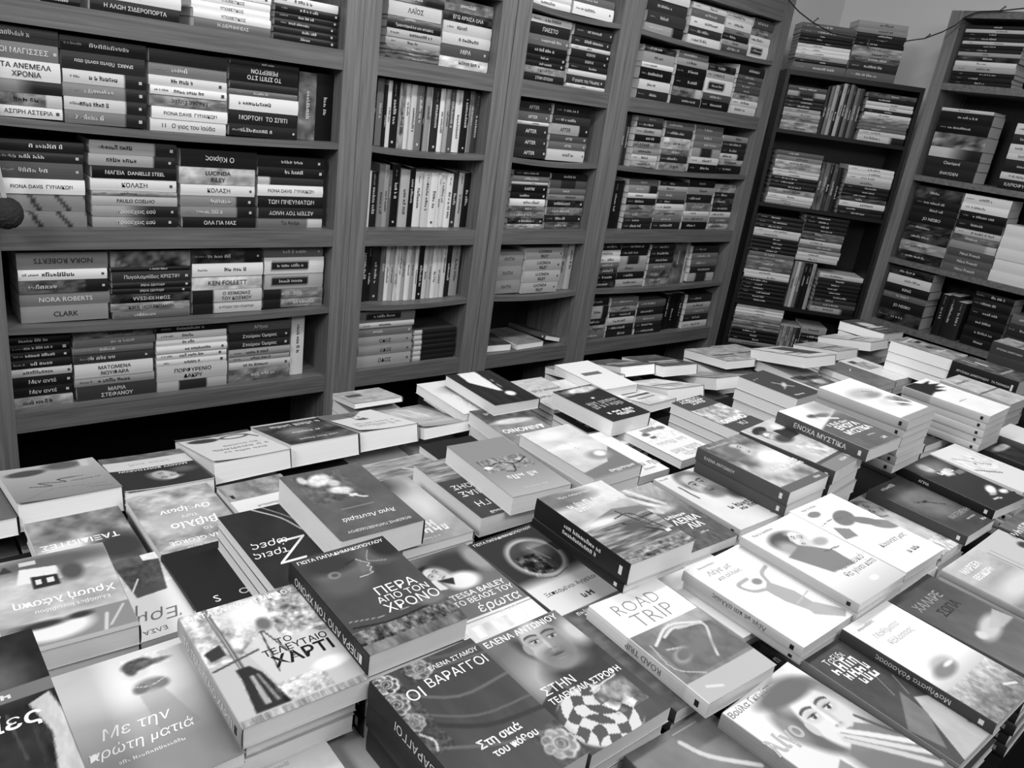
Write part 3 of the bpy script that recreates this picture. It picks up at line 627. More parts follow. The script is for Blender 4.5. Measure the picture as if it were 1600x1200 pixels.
# key: (label, picture ops, lettering [(text,u,v,size,tone,(maxw,bold,shear))], spine (tone,text,way,ink) or None)
ART = {
'T01': ('pale grey paperback, woman with dark hair above white script title', [('gv', .52, .8, .25, .75), ('n', .03, 3, 4, 1), ('e', .5, .74, .4, .14, .85, .6), ('e', .62, .76, .15, .07, .86, .4), ('e', .57, .82, .09, .05, .8, .3), ('e', .6, .885, .12, .05, .27, .2), ('e', .54, .86, .05, .05, .3, .25), ('e', .72, .88, .12, .014, .42, .5, -8), ('e', .71, .87, .11, .02, .36, .5), ('n', .12, 30, 40, 95, .5, .83, .86, .95), ('e', .62, .7, .11, .05, .5, .35), ('e', .55, .685, .06, .035, .42, .3, 25), ('e', .7, .69, .07, .04, .46, .3, -25), ('l', .78, .006, [(.5, .72), (.62, .69), (.76, .72)]), ('p', .5, [(.52, .64), (.7, .66), (.84, .32), (.56, .3)], .6), ('r', 0, .72, 1, .722, .75)], [('Με την', .42, .455, .028, W_, (.5, 0, .25)), ('πρώτη ματιά', .42, .34, .029, W_, (.74, 0, .25)), ('~16', .45, .24, .005, .82)], (.5, '', 0, .8)),
'T02': ('thick paperback with iron street lamp and park on its cover', [('f', .7), ('n', .4, 14, 20, 2, 0, .5, 1, 1), ('e', .5, .86, .2, .13, .88, .5), ('p', .76, [(.3, .55), (.62, .72), (1, .45), (1, .2), (.4, .15)], .1), ('n', .45, 16, 18, 5, .62, .55, 1, .98), ('l', .35, .028, [(.2, 1), (.215, .42)]), ('l', .62, .008, [(.2, 1), (.21, .42)]), ('p', .16, [(.13, .06), (.4, .06), (.33, .34), (.27, .42), (.16, .42), (.17, .34)]), ('p', .62, [(.22, .1), (.27, .1), (.26, .34), (.23, .34)]), ('p', .5, [(.31, .1), (.34, .1), (.3, .34), (.28, .34)]), ('l', .3, .015, [(.02, .46), (.4, .52)]), ('p', .2, [(.02, .62), (.16, .66), (.17, .56), (.04, .54)]), ('l', .25, .01, [(.5, .66), (.45, .3)]), ('l', .25, .01, [(.52, .66), (.62, .38)]), ('e', .56, .72, .06, .06, .4, .3), ('n', .28, 30, 40, 8, .35, .06, .75, .22), ('e', .83, .23, .14, .05, .9, .3), ('r', 0, 0, 1, .055, .6), ('n', .3, 40, 10, 3, 0, 0, 1, .055)], [('ΝΑΤΑΣΑ ΓΚΟΥΤΖΙΚΙΔΟΥ', .5, .95, .015, .92, (.92, .01, 0)), ('ΤΟ', .62, .53, .013, .08), ('ΤΕΛΕΥΤΑΙΟ', .68, .462, .0185, .08, (.54, .006, 0)), ('ΧΑΡΤΙ', .69, .375, .0235, .06, (.5, .02, 0))], (.6, 'ΤΟ ΤΕΛΕΥΤΑΙΟ ΧΑΡΤΙ', 0, .9)),
'T03': ('thick dark paperback with kissing couple over a lit bridge', [('f', .25), ('n', .05, 3, 3, 3), ('e', .36, .76, .27, .16, .37, .2), ('e', .3, .86, .26, .1, .2, .3), ('e', .8, .84, .2, .12, .34, .25, -20), ('e', .92, .88, .16, .12, .15, .3), ('e', .3, .62, .25, .1, .33, .4), ('p', .4, [(.55, .82), (.64, .77), (.6, .745), (.62, .72), (.58, .69), (.5, .68)], .2), ('l', .72, .007, [(.56, .84), (.6, .8), (.645, .765), (.61, .745), (.63, .72), (.59, .69), (.6, .665), (.46, .655)]), ('l', .6, .006, [(.74, .9), (.68, .84), (.655, .8), (.69, .775), (.82, .745)]), ('l', .12, .01, [(.44, .82), (.54, .84)]), ('e', .26, .745, .06, .035, .5, .2), ('e', .265, .745, .035, .02, .3, .3), ('r', 0, .1, 1, .2, .34), ('n', .4, 30, 24, 4, 0, .08, 1, .2), ('l', .1, .014, [(.05, .24), (.4, .2), (.78, .22)]), ('l', .6, .005, [(.05, .3), (.4, .255), (.9, .28)]), ('r', 0, 0, 1, .08, .4), ('n', .22, 14, 8, 6, 0, 0, 1, .09), ('e', .88, .26, .14, .05, .42, .4)], [('ΓΙΩΤΑ ΠΑΠΑΔΗΜΑΚΟΠΟΥΛΟΥ', .5, .955, .012, W_, (.92, .015, 0)), ('ΠΕΡΑ', .68, .475, .024, .9, (.42, 0, 0)), ('ΑΠΟ ΤΟΝ', .68, .392, .015, .9), ('ΧΡΟΝΟ', .7, .305, .026, .9, (.56, 0, 0))], (.12, 'ΠΕΡΑ ΑΠΟ ΤΟΝ ΧΡΟΝΟ', 1, .85)),
'T04': ('dark paperback with curtain folds and roses down its left side', [('f', .23), ('n', .04, 6, 2, 5), ('l', .36, .02, [(.1, .84), (.5, .66), (1, .66)]), ('l', .34, .015, [(.05, .7), (.5, .5), (1, .46)]), ('l', .33, .02, [(.3, 1), (.6, .9), (1, .86)]), ('l', .15, .03, [(.05, .62), (.5, .42), (1, .36)]), ('l', .35, .02, [(0, .45), (.5, .28), (1, .2)]), ('l', .3, .025, [(.5, 1), (.7, .95), (1, .94)]), ('flower', .4, .94, 1.5, .3, .62), ('flower', .08, .93, 1.4, .22, .78), ('flower', .03, .78, 1.5, .25, .66), ('flower', .05, .63, 1.2, .3, .6), ('l', .7, .012, [(.02, .55), (.08, .48), (.05, .42)]), ('flower', .86, .12, 1.9, .38, .7), ('n', .2, 30, 40, 91, 0, .4, .2, 1), ('n', .2, 30, 40, 92, .25, .86, .55, 1), ('n', .16, 24, 30, 93, .7, 0, 1, .25)], [('ΕΛΕΝΑ ΣΤΑΜΟΥ', .72, .91, .013, .86, (.5, .01, 0)), ('ΟΙ', .22, .79, .021, .9), ('ΒΑΡΑΓΓΟΙ', .66, .82, .027, .9, (.6, 0, 0)), ('Στη σκιά', .52, .33, .02, .88, (.4, .02, 0)), ('του πόθου', .58, .25, .018, .88, (.42, .02, 0))], (.14, 'ΟΙ ΒΑΡΑΓΓΟΙ', 1, .8)),
'T05': ('paperback with man in dark jacket and chequered racing flag', [('gv', .22, .42), ('e', .3, .55, .3, .2, .62, .6), ('e', .8, .5, .5, .22, .17, .25), ('p', .16, [(0, .4), (.3, .5), (.4, .3), (0, .2)]), ('face', .6, .79, .37, -4, .66, .24, .24, .2), ('e', .95, .78, .12, .12, .72, .5), ('chk', .38, .18, .4, .22, 8, .26, .78, .45), ('e', .72, .26, .2, .08, .55, .5), ('n', .3, 12, 16, 9, .5, .12, .9, .33), ('l', .8, .01, [(.5, .34), (.85, .36)]), ('r', .9, 0, 1, .5, .2)], [('ΕΛΕΝΑ ΑΝΤΩΝΙΟΥ', .5, .95, .015, .92, (.9, .015, 0)), ('ΣΤΗΝ', .3, .47, .017, .92), ('ΤΕΛΕΥΤΑΙΑ ΣΤΡΟΦΗ', .52, .39, .02, .92, (.86, .015, 0))], (.3, '', 0, .8)),
'T06': ('white topped paperback with thin outlined title and car dashboard picture', [('f', .9), ('r', 0, .17, 1, .63, .44), ('e', .85, .6, .5, .1, .62, .5), ('p', .36, [(.1, .5), (.5, .57), (.95, .5), (1, .2), (.1, .2)]), ('n', .12, 6, 7, 94, 0, .17, 1, .63), ('l', .8, .02, [(.15, .5), (.5, .6), (.85, .52)]), ('l', .78, .02, [(.32, .53), (.5, .565), (.66, .54)]), ('e', .3, .36, .14, .05, .6, .3, 20), ('e', .3, .36, .1, .035, .36, .2, 20), ('l', .72, .02, [(.55, .55), (.85, .5), (.7, .35), (.6, .25)]), ('l', .66, .015, [(.2, .44), (.4, .4), (.45, .34)]), ('l', .7, .008, [(.1, .52), (.06, .3), (.3, .18)]), ('e', .5, .36, .2, .06, .4, .5), ('r', 0, 0, 1, .17, .66), ('r', 0, .63, 1, 1, .9), ('l', .8, .02, [(.15, .1), (.3, .06)])], [('ROAD', .47, .87, .036, .5, (.62, -.018, 0)), ('TRIP', .5, .73, .036, .5, (.6, -.018, 0))], (.85, 'ROAD TRIP', 1, .4)),
'T07': ('grey paperback half covered by the white topped travel one', [('f', .36), ('n', .18, 4, 8, 11), ('l', .55, .02, [(.2, .7), (.6, .3), (.7, 0)]), ('l', .5, .01, [(.3, .8), (.3, .2)])], [('~6', .3, .96, .008, .8), ('ΤΟ', .32, .9, .018, .88, (.4, .02, 0)), ('ΤΗΣ', .34, .8, .018, .88, (.4, .02, 0))], (.25, '', 0, .8)),
'T08': ('low dark grey paperback with pale brush marks at front edge', [('f', .42), ('n', .06, 5, 5, 12), ('l', .75, .03, [(.5, .9), (.6, .75), (.9, .55)]), ('l', .7, .03, [(.2, .75), (.25, .6), (.6, .35)]), ('l', .65, .015, [(.2, .7), (.15, .5), (.5, .3)]), ('l', .6, .005, [(.5, .96), (.8, .96)])], [], (.3, '', 0, .8)),
'T09': ('white paperback with large face of long haired woman', [('f', .84), ('e', .66, .66, .4, .3, .36, .1), ('e', .84, .3, .42, .38, .4, .15), ('e', .3, .7, .08, .12, .5, .4), ('face', .68, .62, .37, -4, .83, None, 0, .05), ('e', .62, .86, .34, .07, .36, .25, -8), ('p', .5, [(.1, .36), (.34, .42), (.4, .1), (.1, .08)], .1), ('p', .72, [(.14, .3), (.3, .34), (.33, .2), (.16, .18)], .2), ('p', .45, [(.45, .4), (.8, .5), (1, .35), (1, 0), (.45, 0)], .1), ('l', .84, .035, [(.6, .53), (.78, .4), (1, .22)]), ('l', .8, .035, [(.58, .5), (.74, .36), (1, .13)]), ('l', .76, .035, [(.56, .47), (.7, .33), (.95, .06)]), ('l', .5, .006, [(.6, .51), (.76, .38), (1, .175)]), ('l', .5, .006, [(.58, .48), (.72, .34), (.98, .1)]), ('l', .3, .02, [(.88, .52), (.96, .36), (1, .3)])], [('Βούλα Γκεμίση', .3, .955, .012, .4, (.6, 0, 0)), ('λίγο', .17, .68, .034, .66, (.4, .03, 0))], (.5, '', 0, .8)),
'T10': ('dark paperback with short title lines just left of the pale hand one', [('gv', .3, .24), ('p', .74, [(.1, .0), (1, .0), (1, .28), (.5, .42)], .1), ('p', .45, [(.0, .3), (.45, .5), (.4, .3), (.1, .1)]), ('l', .5, .008, [(.35, .5), (.5, .75)]), ('l', .5, .008, [(.5, .45), (.62, .6)]), ('e', .7, .12, .06, .02, .4, .3), ('n', .05, 8, 8, 14)], [('Ταξίδι', .3, .9, .014, .86), ('~4', .32, .82, .018, .86), ('~4', .36, .75, .018, .86), ('~3', .4, .68, .018, .86)], (.48, '', 0, .7)),
'T11': ('white to grey paperback with pale hand shape and dark lettered spine', [('gv', .5, .88, .08, .42), ('n', .2, 18, 24, 15, 0, 0, 1, .3), ('e', .42, .44, .2, .06, .7, .3), ('e', .36, .4, .22, .05, .5, .3), ('e', .5, .42, .1, .015, .86, .3), ('l', .85, .02, [(.7, .12), (.85, .08)])], [('~9', .3, .93, .006, .6), ('Μαθήματα', .45, .83, .018, .72, (.5, 0, .2)), ('θάλασσας', .5, .74, .018, .72, (.5, 0, .2))], (.24, 'Μαθήματα θάλασσας', 1, .78)),
'T12': ('dark grey paperback with pale bird-like shape under faint capitals', [('gv', .46, .26), ('n', .06, 4, 4, 16), ('e', .55, .42, .3, .07, .75, .3, 10), ('p', .7, [(.5, .42), (.95, .5), (1, .36), (.7, .36)], .1), ('e', .3, .42, .08, .04, .8, .3)], [('ΧΑΛΑΡΕ', .4, .83, .022, .58, (.6, .01, 0)), ('ΣΩΠΑ', .5, .7, .02, .2, (.5, .01, 0))], (.3, '', 0, .8)),
'T13': ('pale seascape paperback with white block lettering', [('gv', .42, .74), ('n', .08, 3, 14, 17), ('e', .6, .55, .6, .1, .8, .5), ('e', .6, .45, .05, .015, .3, .3), ('r', 0, 0, 1, .12, .45)], [('ΜΑΡΣΕΛ', .42, .88, .019, .9, (.5, .03, 0)), ('ΘΕΟΔΩΡΗ', .42, .78, .019, .9, (.5, .03, 0))], (.6, '', 0, .4)),
'T14': ('cream paperback with ruled dark bars behind the seascape one', [('f', .74), ('l', .25, .008, [(.1, .9), (.1, .6)]), ('l', .25, .008, [(.2, .9), (.2, .6)]), ('l', .2, .03, [(.3, .45), (.8, .3)]), ('e', .85, .75, .1, .05, .25, .3)], [], (.6, '', 0, .4)),
'T15': ('grey paperback with pale capitals at right frame edge', [('f', .4), ('n', .15, 5, 5, 18)], [('~6', .3, .85, .02, .8)], (.25, '', 0, .8)),
'T16': ('white paperback with dark haired woman in grey dress looking down', [('f', .86), ('gv', .72, .88, 0, .3), ('e', .4, .77, .26, .12, .3, .2), ('e', .28, .68, .14, .1, .62, .4), ('face', .56, .73, .17, -24, .82, None, 0, .05), ('p', .45, [(.1, .62), (.45, .68), (.72, .5), (.7, .3), (.3, .32)], .05), ('e', .75, .62, .12, .05, .62, .3), ('e', .62, .12, .06, .02, .95, .4), ('l', .35, .012, [(.6, .52), (.85, .5)])], [('~10', .3, .94, .006, .6), ('Το λευκό', .66, .33, .016, .5, (.5, 0, .2)), ('θα γίνει κάτι', .66, .25, .018, .5, (.6, 0, .2))], (.66, '', 0, .3)),
'T17': ('white paperback with grey petal shapes and handwritten title', [('f', .89), ('e', .22, .86, .12, .04, .48, .12), ('e', .52, .7, .22, .09, .44, .1, 18), ('e', .87, .47, .2, .07, .5, .1, -30), ('e', .72, .58, .2, .06, .46, .1, -38), ('p', .5, [(.14, .66), (.32, .58), (.26, .48), (.02, .5)]), ('l', .3, .006, [(.05, .72), (.3, .74), (.5, .7)])], [('~8', .3, .94, .006, .6), ('Κουιντέτ μας', .58, .3, .017, .45, (.6, 0, .2)), ('~3', .62, .14, .012, .4)], (.8, '', 0, .3)),
'T18': ('white paperback with grey dancer raising both arms', [('f', .88), ('p', .62, [(.5, .52), (.66, .58), (.78, .4), (.78, .22), (.62, .2), (.52, .36)]), ('l', .62, .03, [(.55, .52), (.36, .56), (.3, .66), (.5, .68)]), ('l', .62, .03, [(.66, .56), (.74, .66), (.9, .7)]), ('e', .56, .62, .07, .035, .5, .2), ('p', .64, [(.62, .24), (.8, .24), (.98, .06), (.86, .02), (.6, .16)]), ('l', .68, .012, [(.6, .3), (.9, .34)])], [('Λέγε με', .36, .87, .014, .55, (.4, 0, .2)), ('και αλλιώς', .4, .79, .014, .55, (.4, 0, .2)), ('~10', .3, .95, .005, .65)], (.72, 'Λέγε με και αλλιώς', 1, .35)),
'T19': ('very thick paperback with black spine and boat mast at sea', [('f', .5), ('gv', .6, .8, .5, .85), ('e', .2, .9, .5, .12, .42, .3), ('n', .1, 4, 8, 19), ('p', .42, [(.1, .52), (.62, .62), (1, .56), (1, 0), (0, 0), (0, .4)], .1), ('n', .4, 3, 45, 20, 0, 0, 1, .5), ('e', .3, .5, .3, .05, .82, .5), ('l', .12, .012, [(.62, .58), (.78, .3)]), ('l', .15, .012, [(.5, .5), (.75, .5), (.9, .22)]), ('l', .15, .02, [(.5, .42), (.85, .2)]), ('e', .6, .35, .2, .05, .3, .3), ('r', .85, .18, .92, .21, .85), ('n', .3, 20, 30, 22, 0, 0, 1, .12)], [('Μίμης Ανδρουλάκης', .45, .92, .009, .86, (.5, 0, 0)), ('~8', .55, .78, .014, .82), ('~9', .6, .71, .014, .82)], (.1, '~13', 0, .88, .45, 1)),
'T20': ('dark paperback with fanned fingers and stacked white title', [('f', .38), ('gv', .32, .62, .4, .9), ('l', .8, .05, [(.2, 1), (.45, .75), (.62, .62)]), ('l', .78, .045, [(.45, 1), (.6, .8), (.72, .66)]), ('l', .35, .02, [(.3, 1), (.55, .75)]), ('l', .76, .045, [(.05, .95), (.3, .7), (.5, .56)]), ('l', .35, .02, [(.1, .98), (.4, .68)]), ('e', .58, .6, .2, .06, .7, .4), ('n', .1, 20, 20, 23)], [('~6', .6, .46, .01, .9), ('ΛΕΝΙΑ', .66, .38, .02, .92, (.5, .02, 0)), ('ΛΙΑ', .68, .285, .02, .92, (.4, .02, 0)), ('~5', .66, .17, .005, .8)], (.3, '', 0, .8)),
'T21': ('light paperback with bearded man face staring out', [('f', .8), ('n', .04, 3, 4, 24), ('face', .52, .72, .33, 8, .66, .4, .26), ('e', .8, .46, .16, .1, .3, .4), ('l', .25, .02, [(.14, .78), (.16, .55)])], [('~6', .12, .95, .005, .6), ('~7', .66, .3, .014, .2), ('~6', .7, .24, .012, .2), ('~2', .85, .06, .01, .5)], (.62, '', 0, .4)),
'T22': ('thick paperback with grey spine and man among clouds', [('gv', .6, .36, .3, .95), ('n', .3, 4, 6, 25), ('e', .75, .5, .35, .2, .85, .4), ('face', .55, .76, .2, 20, .8, .42, .1), ('e', .35, .78, .16, .12, .4, .4), ('r', 0, 0, 1, .1, .36), ('e', .4, .35, .3, .1, .75, .5)], [('Έλενα Αντωνίου', .32, .93, .011, .86, (.5, 0, .15)), ('~9', .72, .36, .012, .88), ('~10', .72, .3, .012, .88), ('~3', .8, .05, .008, .8)], (.3, 'ΕΛΕΝΑ ΑΝΤΩΝΙΟΥ', 0, .82, .27, .52)),
'T23': ('paperback with woman in dark hat and coat', [('f', .72), ('n', .12, 4, 5, 26), ('e', .3, .9, .2, .06, .16, .15, 10), ('face', .3, .74, .17, 10, .8, .3), ('e', .4, .66, .2, .08, .25, .3), ('p', .17, [(.5, .82), (.9, .8), (.8, .62), (.46, .62)]), ('e', .75, .85, .15, .06, .85, .3), ('n', .25, 14, 14, 27, .3, .2, 1, .5), ('r', 0, .16, 1, .2, .3), ('r', 0, 0, 1, .16, .48)], [('~4', .6, .09, .012, .8)], (.25, '', 0, .8)),
'T24': ('paperback topping a tall pile, underlined bold white title on dark panel', [('f', .84), ('p', .36, [(.0, .5), (.5, .62), (1, .74), (1, 0), (0, 0)]), ('n', .04, 6, 6, 28), ('e', .35, .76, .1, .04, .3, .3), ('e', .55, .72, .2, .05, .4, .3), ('l', .85, .03, [(.4, .7), (.7, .6)]), ('e', .9, .85, .3, .15, .6, .5), ('e', .2, .9, .3, .1, .9, .4)], [('~7', .5, .52, .012, .9), ('ΕΝΟΧΑ', .56, .44, .023, .93, (.55, .03, 0)), ('ΜΥΣΤΙΚΑ', .58, .325, .023, .93, (.66, .03, 0)), ('~9', .62, .2, .004, .85), ('~2', .72, .1, .014, .85)], (.3, 'ΕΝΟΧΑ ΜΥΣΤΙΚΑ', 0, .85)),
'T25': ('white paperback on tallest pile, sleeping face resting on hand', [('f', .87), ('e', .45, .66, .36, .12, .68, .4), ('e', .6, .58, .2, .06, .55, .4), ('e', .75, .35, .2, .12, .42, .3), ('n', .3, 12, 14, 29, .55, .25, .95, .45), ('e', .5, .38, .2, .1, .8, .4), ('l', .9, .04, [(.6, .4), (.85, .25), (.95, .12)]), ('r', 0, 0, 1, .1, .55), ('l', .4, .012, [(.55, .7), (.75, .64)])], [], (.62, '', 0, .4)),
'T26': ('white paperback with black brush smear, top of its pile', [('f', .89), ('n', .03, 5, 5, 30), ('p', .13, [(0, 1), (.42, 1), (.55, .93), (.95, .94), (.66, .88), (1, .82), (.7, .8), (.9, .72), (.5, .76), (.7, .66), (.3, .7), (0, .66)])], [('~8', .4, .4, .006, .75)], (.66, '', 0, .35)),
'T27': ('thick paperback with black lettered spine at right frame edge', [('f', .33), ('n', .2, 6, 8, 31), ('r', .3, .7, .36, .95, .7), ('r', .5, .6, .58, .8, .8), ('r', .2, .3, .9, .34, .6)], [], (.13, 'ΧΡΥΣΗΙΔΑ ΔΗΜΟΥΛΙΔΟΥ   ΤΑ ΠΑΙΧΝΙΔΙΑ', 0, .85)),
'T28': ('paperback with collage cover on pile showing pale page edges', [('f', .55), ('n', .25, 4, 6, 32), ('r', .1, .2, .4, .3, .15), ('p', .2, [(.3, .6), (.6, .5), (.4, .4)]), ('l', .85, .03, [(.2, .7), (.6, .65)]), ('l', .85, .03, [(.1, .1), (.8, .15)])], [], (.4, '', 0, .8)),
'T29': ('thick dark paperback highest at far right, lettered spine', [('f', .66), ('n', .2, 8, 8, 33)], [('~8', .5, .6, .02, .3)], (.24, 'ΧΡΥΣΗΙΔΑ ΔΗΜΟΥΛΙΔΟΥ  ΤΟ ΜΟΝΟΓΡΑΜΜΑ', 0, .85)),
'T31': ('grey paperback with bare berry branch on planks, tilted top corner', [('f', .52), ('n', .05, 20, 1.5, 34), ('l', .62, .005, [(.33, 0), (.33, 1)]), ('l', .62, .005, [(.66, 0), (.66, 1)]), ('gv', .5, .62, .55, 1), ('l', .15, .014, [(.1, .42), (.35, .5), (.6, .44), (.9, .52)]), ('l', .15, .012, [(.4, .5), (.5, .62), (.62, .6)]), ('l', .2, .01, [(.3, .48), (.2, .36)]), ('l', .2, .01, [(.55, .45), (.6, .34)]), ('e', .82, .5, .06, .03, .85, .2), ('e', .25, .44, .05, .025, .8, .2), ('n', .28, 26, 26, 35, .1, .36, .9, .58)], [('~5', .5, .7, .016, .82), ('~10', .5, .9, .006, .75)], (.5, '', 0, .8)),
'T32': ('pale paperback with lady in white flowers, dark top corner', [('f', .76), ('n', .1, 3, 5, 36), ('p', .4, [(0, 1), (1, 1), (1, .88), (.4, .8), (0, .55)], .1), ('e', .35, .66, .22, .09, .55, .3), ('e', .3, .64, .1, .05, .88, .3), ('e', .62, .4, .2, .05, .88, .5), ('l', .55, .005, [(.5, .1), (.6, .2), (.75, .15), (.6, .3), (.5, .5)]), ('e', .6, .15, .3, .1, .84, .4)], [('~9', .35, .95, .01, .85)], (.7, '', 0, .4)),
'T33': ('dark thick paperback with rippling sea band, under the branch one', [('f', .22), ('r', 0, 0, 1, .36, .5), ('n', .3, 3, 40, 37, 0, 0, 1, .36), ('n', .04, 5, 5, 38)], [('~12', .5, .95, .008, .8), ('Η ΓΗ', .66, .8, .022, .86, (.4, 0, 0)), ('ΜΙΑΣ', .7, .62, .022, .86, (.4, 0, 0)), ('ΖΩΗΣ', .7, .5, .022, .86, (.4, 0, 0))], (.2, '', 0, .8)),
'T34': ('dark grey thick paperback with pale robed figure, upside down title', [('f', .33), ('n', .07, 4, 5, 39), ('e', .62, .16, .16, .08, .82, .25, 30), ('e', .8, .12, .05, .06, .75, .3), ('e', .5, .24, .07, .05, .7, .3), ('e', .5, .36, .13, .055, .8, .25, -20), ('e', .42, .46, .05, .02, .85, .25), ('l', .75, .02, [(.5, .4), (.36, .5), (.3, .52)]), ('n', .14, 20, 20, 40, .3, .05, .9, .5), ('l', .6, .003, [(.3, .62), (.7, .62)])], [('ΘΟΔΩΡΗΣ ΠΑΠΑΘΕΟΔΩΡΟΥ', .48, .92, .013, .86, (.76, 0, 0)), ('Άγια Λευτεριά', .48, .77, .022, .86, (.64, .01, .2))], (.3, '', 0, .8)),
'T35': ('paperback with dancing dress in cloud beside the robed figure one', [('f', .6), ('n', .12, 3, 5, 41), ('e', .8, .1, .5, .3, .22, .4), ('e', .4, .5, .4, .25, .76, .5), ('e', .65, .42, .1, .08, .85, .3), ('l', .8, .03, [(.7, .5), (.75, .3), (.95, .15)]), ('e', .92, .12, .12, .05, .75, .3), ('l', .3, .02, [(.7, .5), (.8, .6)])], [('~4', .6, .74, .02, .88), ('~6', .6, .84, .02, .9), ('~8', .6, .93, .006, .8)], (.5, '', 0, .8)),
'T36': ('thin grey booklet with windswept water behind the robed figure one', [('f', .52), ('n', .25, 3, 34, 42), ('l', .75, .02, [(.3, .3), (.5, .2)])], [('~6', .4, .6, .014, .85)], (.6, '', 0, .8)),
'T37': ('black paperback with white capitals peeking below the branch one', [('f', .13)], [('ΦΟΝΤΟ', .55, .5, .022, .88, (.6, .02, 0)), ('ΡΟ', .7, .62, .02, .88)], (.12, '', 0, .8)),
'T38': ('black paperback with flowing white ribbon and large script letter', [('f', .15), ('n', .03, 4, 4, 43), ('e', .3, .95, .4, .15, .3, .5), ('l', .78, .012, [(.62, .0), (.4, .2), (.3, .4), (.2, .52)]), ('l', .6, .01, [(.5, .0), (.32, .2), (.22, .4)]), ('p', .78, [(.2, .5), (.3, .52), (.24, .7), (.1, .74)], .2)], [('Ζ', .55, .62, .075, .86, (.5, -.01, .4)), ('ώρες', .72, .5, .022, .86, (.4, 0, .2)), ('τρεις', .78, .62, .02, .86, (.4, 0, .2))], (.12, '', 0, .8)),
'T39': ('plain black paperback with three spaced white letters', [('f', .13)], [('S', .22, .13, .02, .86), ('O', .5, .13, .018, .86), ('Y', .8, .13, .02, .86), ('~2', .75, .75, .01, .4)], (.12, '', 0, .8)),
'T40': ('mottled light paperback with outlined dream title, upside down', [('f', .62), ('n', .3, 5, 9, 44), ('e', .5, .5, .4, .2, .66, .6)], [('ΝΙΝΑ GEORGE', .5, .84, .018, .92, (.7, .02, 0)), ('το', .35, .72, .014, .9), ('βιβλίο', .45, .6, .024, .92, (.6, .02, .1)), ('των', .45, .48, .014, .9), ('Ονείρων', .45, .36, .024, .92, (.6, .02, .1)), ('~12', .5, .93, .005, .85)], (.5, '', 0, .8)),
'T41': ('white paperback with grey strip, tucked under the robed figure one', [('f', .84), ('r', 0, 0, 1, .3, .5), ('n', .2, 8, 8, 45, 0, 0, 1, .3), ('r', .88, .2, .93, .26, .15)], [('ΑΘΩΕΣ', .5, .6, .024, .5, (.8, -.01, 0)), ('~10', .5, .45, .006, .5)], (.7, '', 0, .4)),
'T42': ('paperback with light outlined capitals below the cottage one', [('f', .5), ('n', .3, 4, 6, 46), ('e', .7, .5, .3, .12, .84, .4), ('e', .2, .6, .3, .2, .22, .4)], [('ΤΑΞΙΔΙΩΤΕΣ', .55, .42, .022, .9, (.8, .02, 0))], (.3, '', 0, .8)),
'T43': ('thick paperback with cottage and close up eyes, upside down', [('f', .66), ('n', .16, 4, 9, 47), ('e', .5, .1, .6, .1, .35, .5), ('p', .84, [(.45, .16), (.75, .13), (.8, .3), (.42, .32)]), ('e', .34, .26, .1, .1, .3, .3), ('p', .16, [(.46, .26), (.68, .24), (.68, .38), (.46, .38)]), ('r', .5, .28, .56, .34, .82), ('r', .6, .28, .65, .34, .82), ('p', .2, [(.8, .14), (.86, .06), (.92, .14)]), ('r', .6, .05, .74, .1, .75), ('r', 0, .72, 1, 1, .5), ('e', .62, .82, .3, .11, .85, .2), ('e', .7, .76, .2, .035, .2, .4), ('e', .4, .75, .1, .03, .2, .4), ('l', .75, .02, [(.25, .95), (.2, .8)]), ('l', .72, .015, [(.2, .92), (.05, .75)]), ('r', 0, .96, 1, 1, .62)], [('Χρυσή λάσπη', .46, .54, .026, .9, (.82, .02, 0)), ('Ελισάβετ Ιακωβίδου', .42, .63, .013, .88, (.6, .01, 0))], (.6, '', 0, .8)),
'T44': ('white paperback with jeans and boots figure and grey script', [('f', .84), ('p', .2, [(.5, .0), (1, .0), (1, .3), (.5, .4)]), ('p', .28, [(.0, .1), (.45, .05), (.4, .52), (.1, .5)], .05), ('r', .15, .0, .5, .12, .35), ('n', .12, 20, 20, 48, 0, 0, .5, .4), ('l', .85, .012, [(.3, .3), (.45, .5), (.42, .56)]), ('p', .8, [(.5, .38), (.8, .34), (.8, .42), (.5, .44)])], [('Έρμα', .4, .78, .03, .42, (.6, -.005, .3)), ('Πα', .6, .66, .03, .42, (.4, -.005, .3)), ('ΕΛΣΑ Α', .45, .92, .011, .35, (.6, 0, 0))], (.6, '', 0, .4)),
'T45': ('black paperback at lower left with pale dress and grey band', [('f', .13), ('e', .6, .7, .25, .15, .3, .5), ('n', .08, 5, 6, 49), ('r', 0, .55, 1, .63, .42), ('l', .22, .02, [(.5, .5), (.55, .2), (.5, 0)]), ('l', .25, .012, [(.68, .48), (.72, .2)]), ('p', .74, [(.82, .5), (.96, .54), (1, .4), (1, 0), (.84, 0), (.9, .3)], .05), ('n', .1, 20, 12, 50, .8, 0, 1, .5)], [('ίες', .74, .43, .027, .92, (.4, .015, .1)), ('~4', .62, .59, .012, .8)], (.13, '', 0, .8)),
'T47': ('pale paperback cut by the bottom frame edge, left one', [('f', .8), ('n', .04, 6, 6, 51)], [('~10', .5, .9, .005, .65), ('~7', .5, .8, .012, .7)], (.7, '', 0, .4)),
'T48': ('plain pale grey paperback low between street lamp and rose ones', [('f', .72), ('n', .03, 6, 6, 52)], [('Co', .3, .5, .02, .2)], (.6, '', 0, .4)),
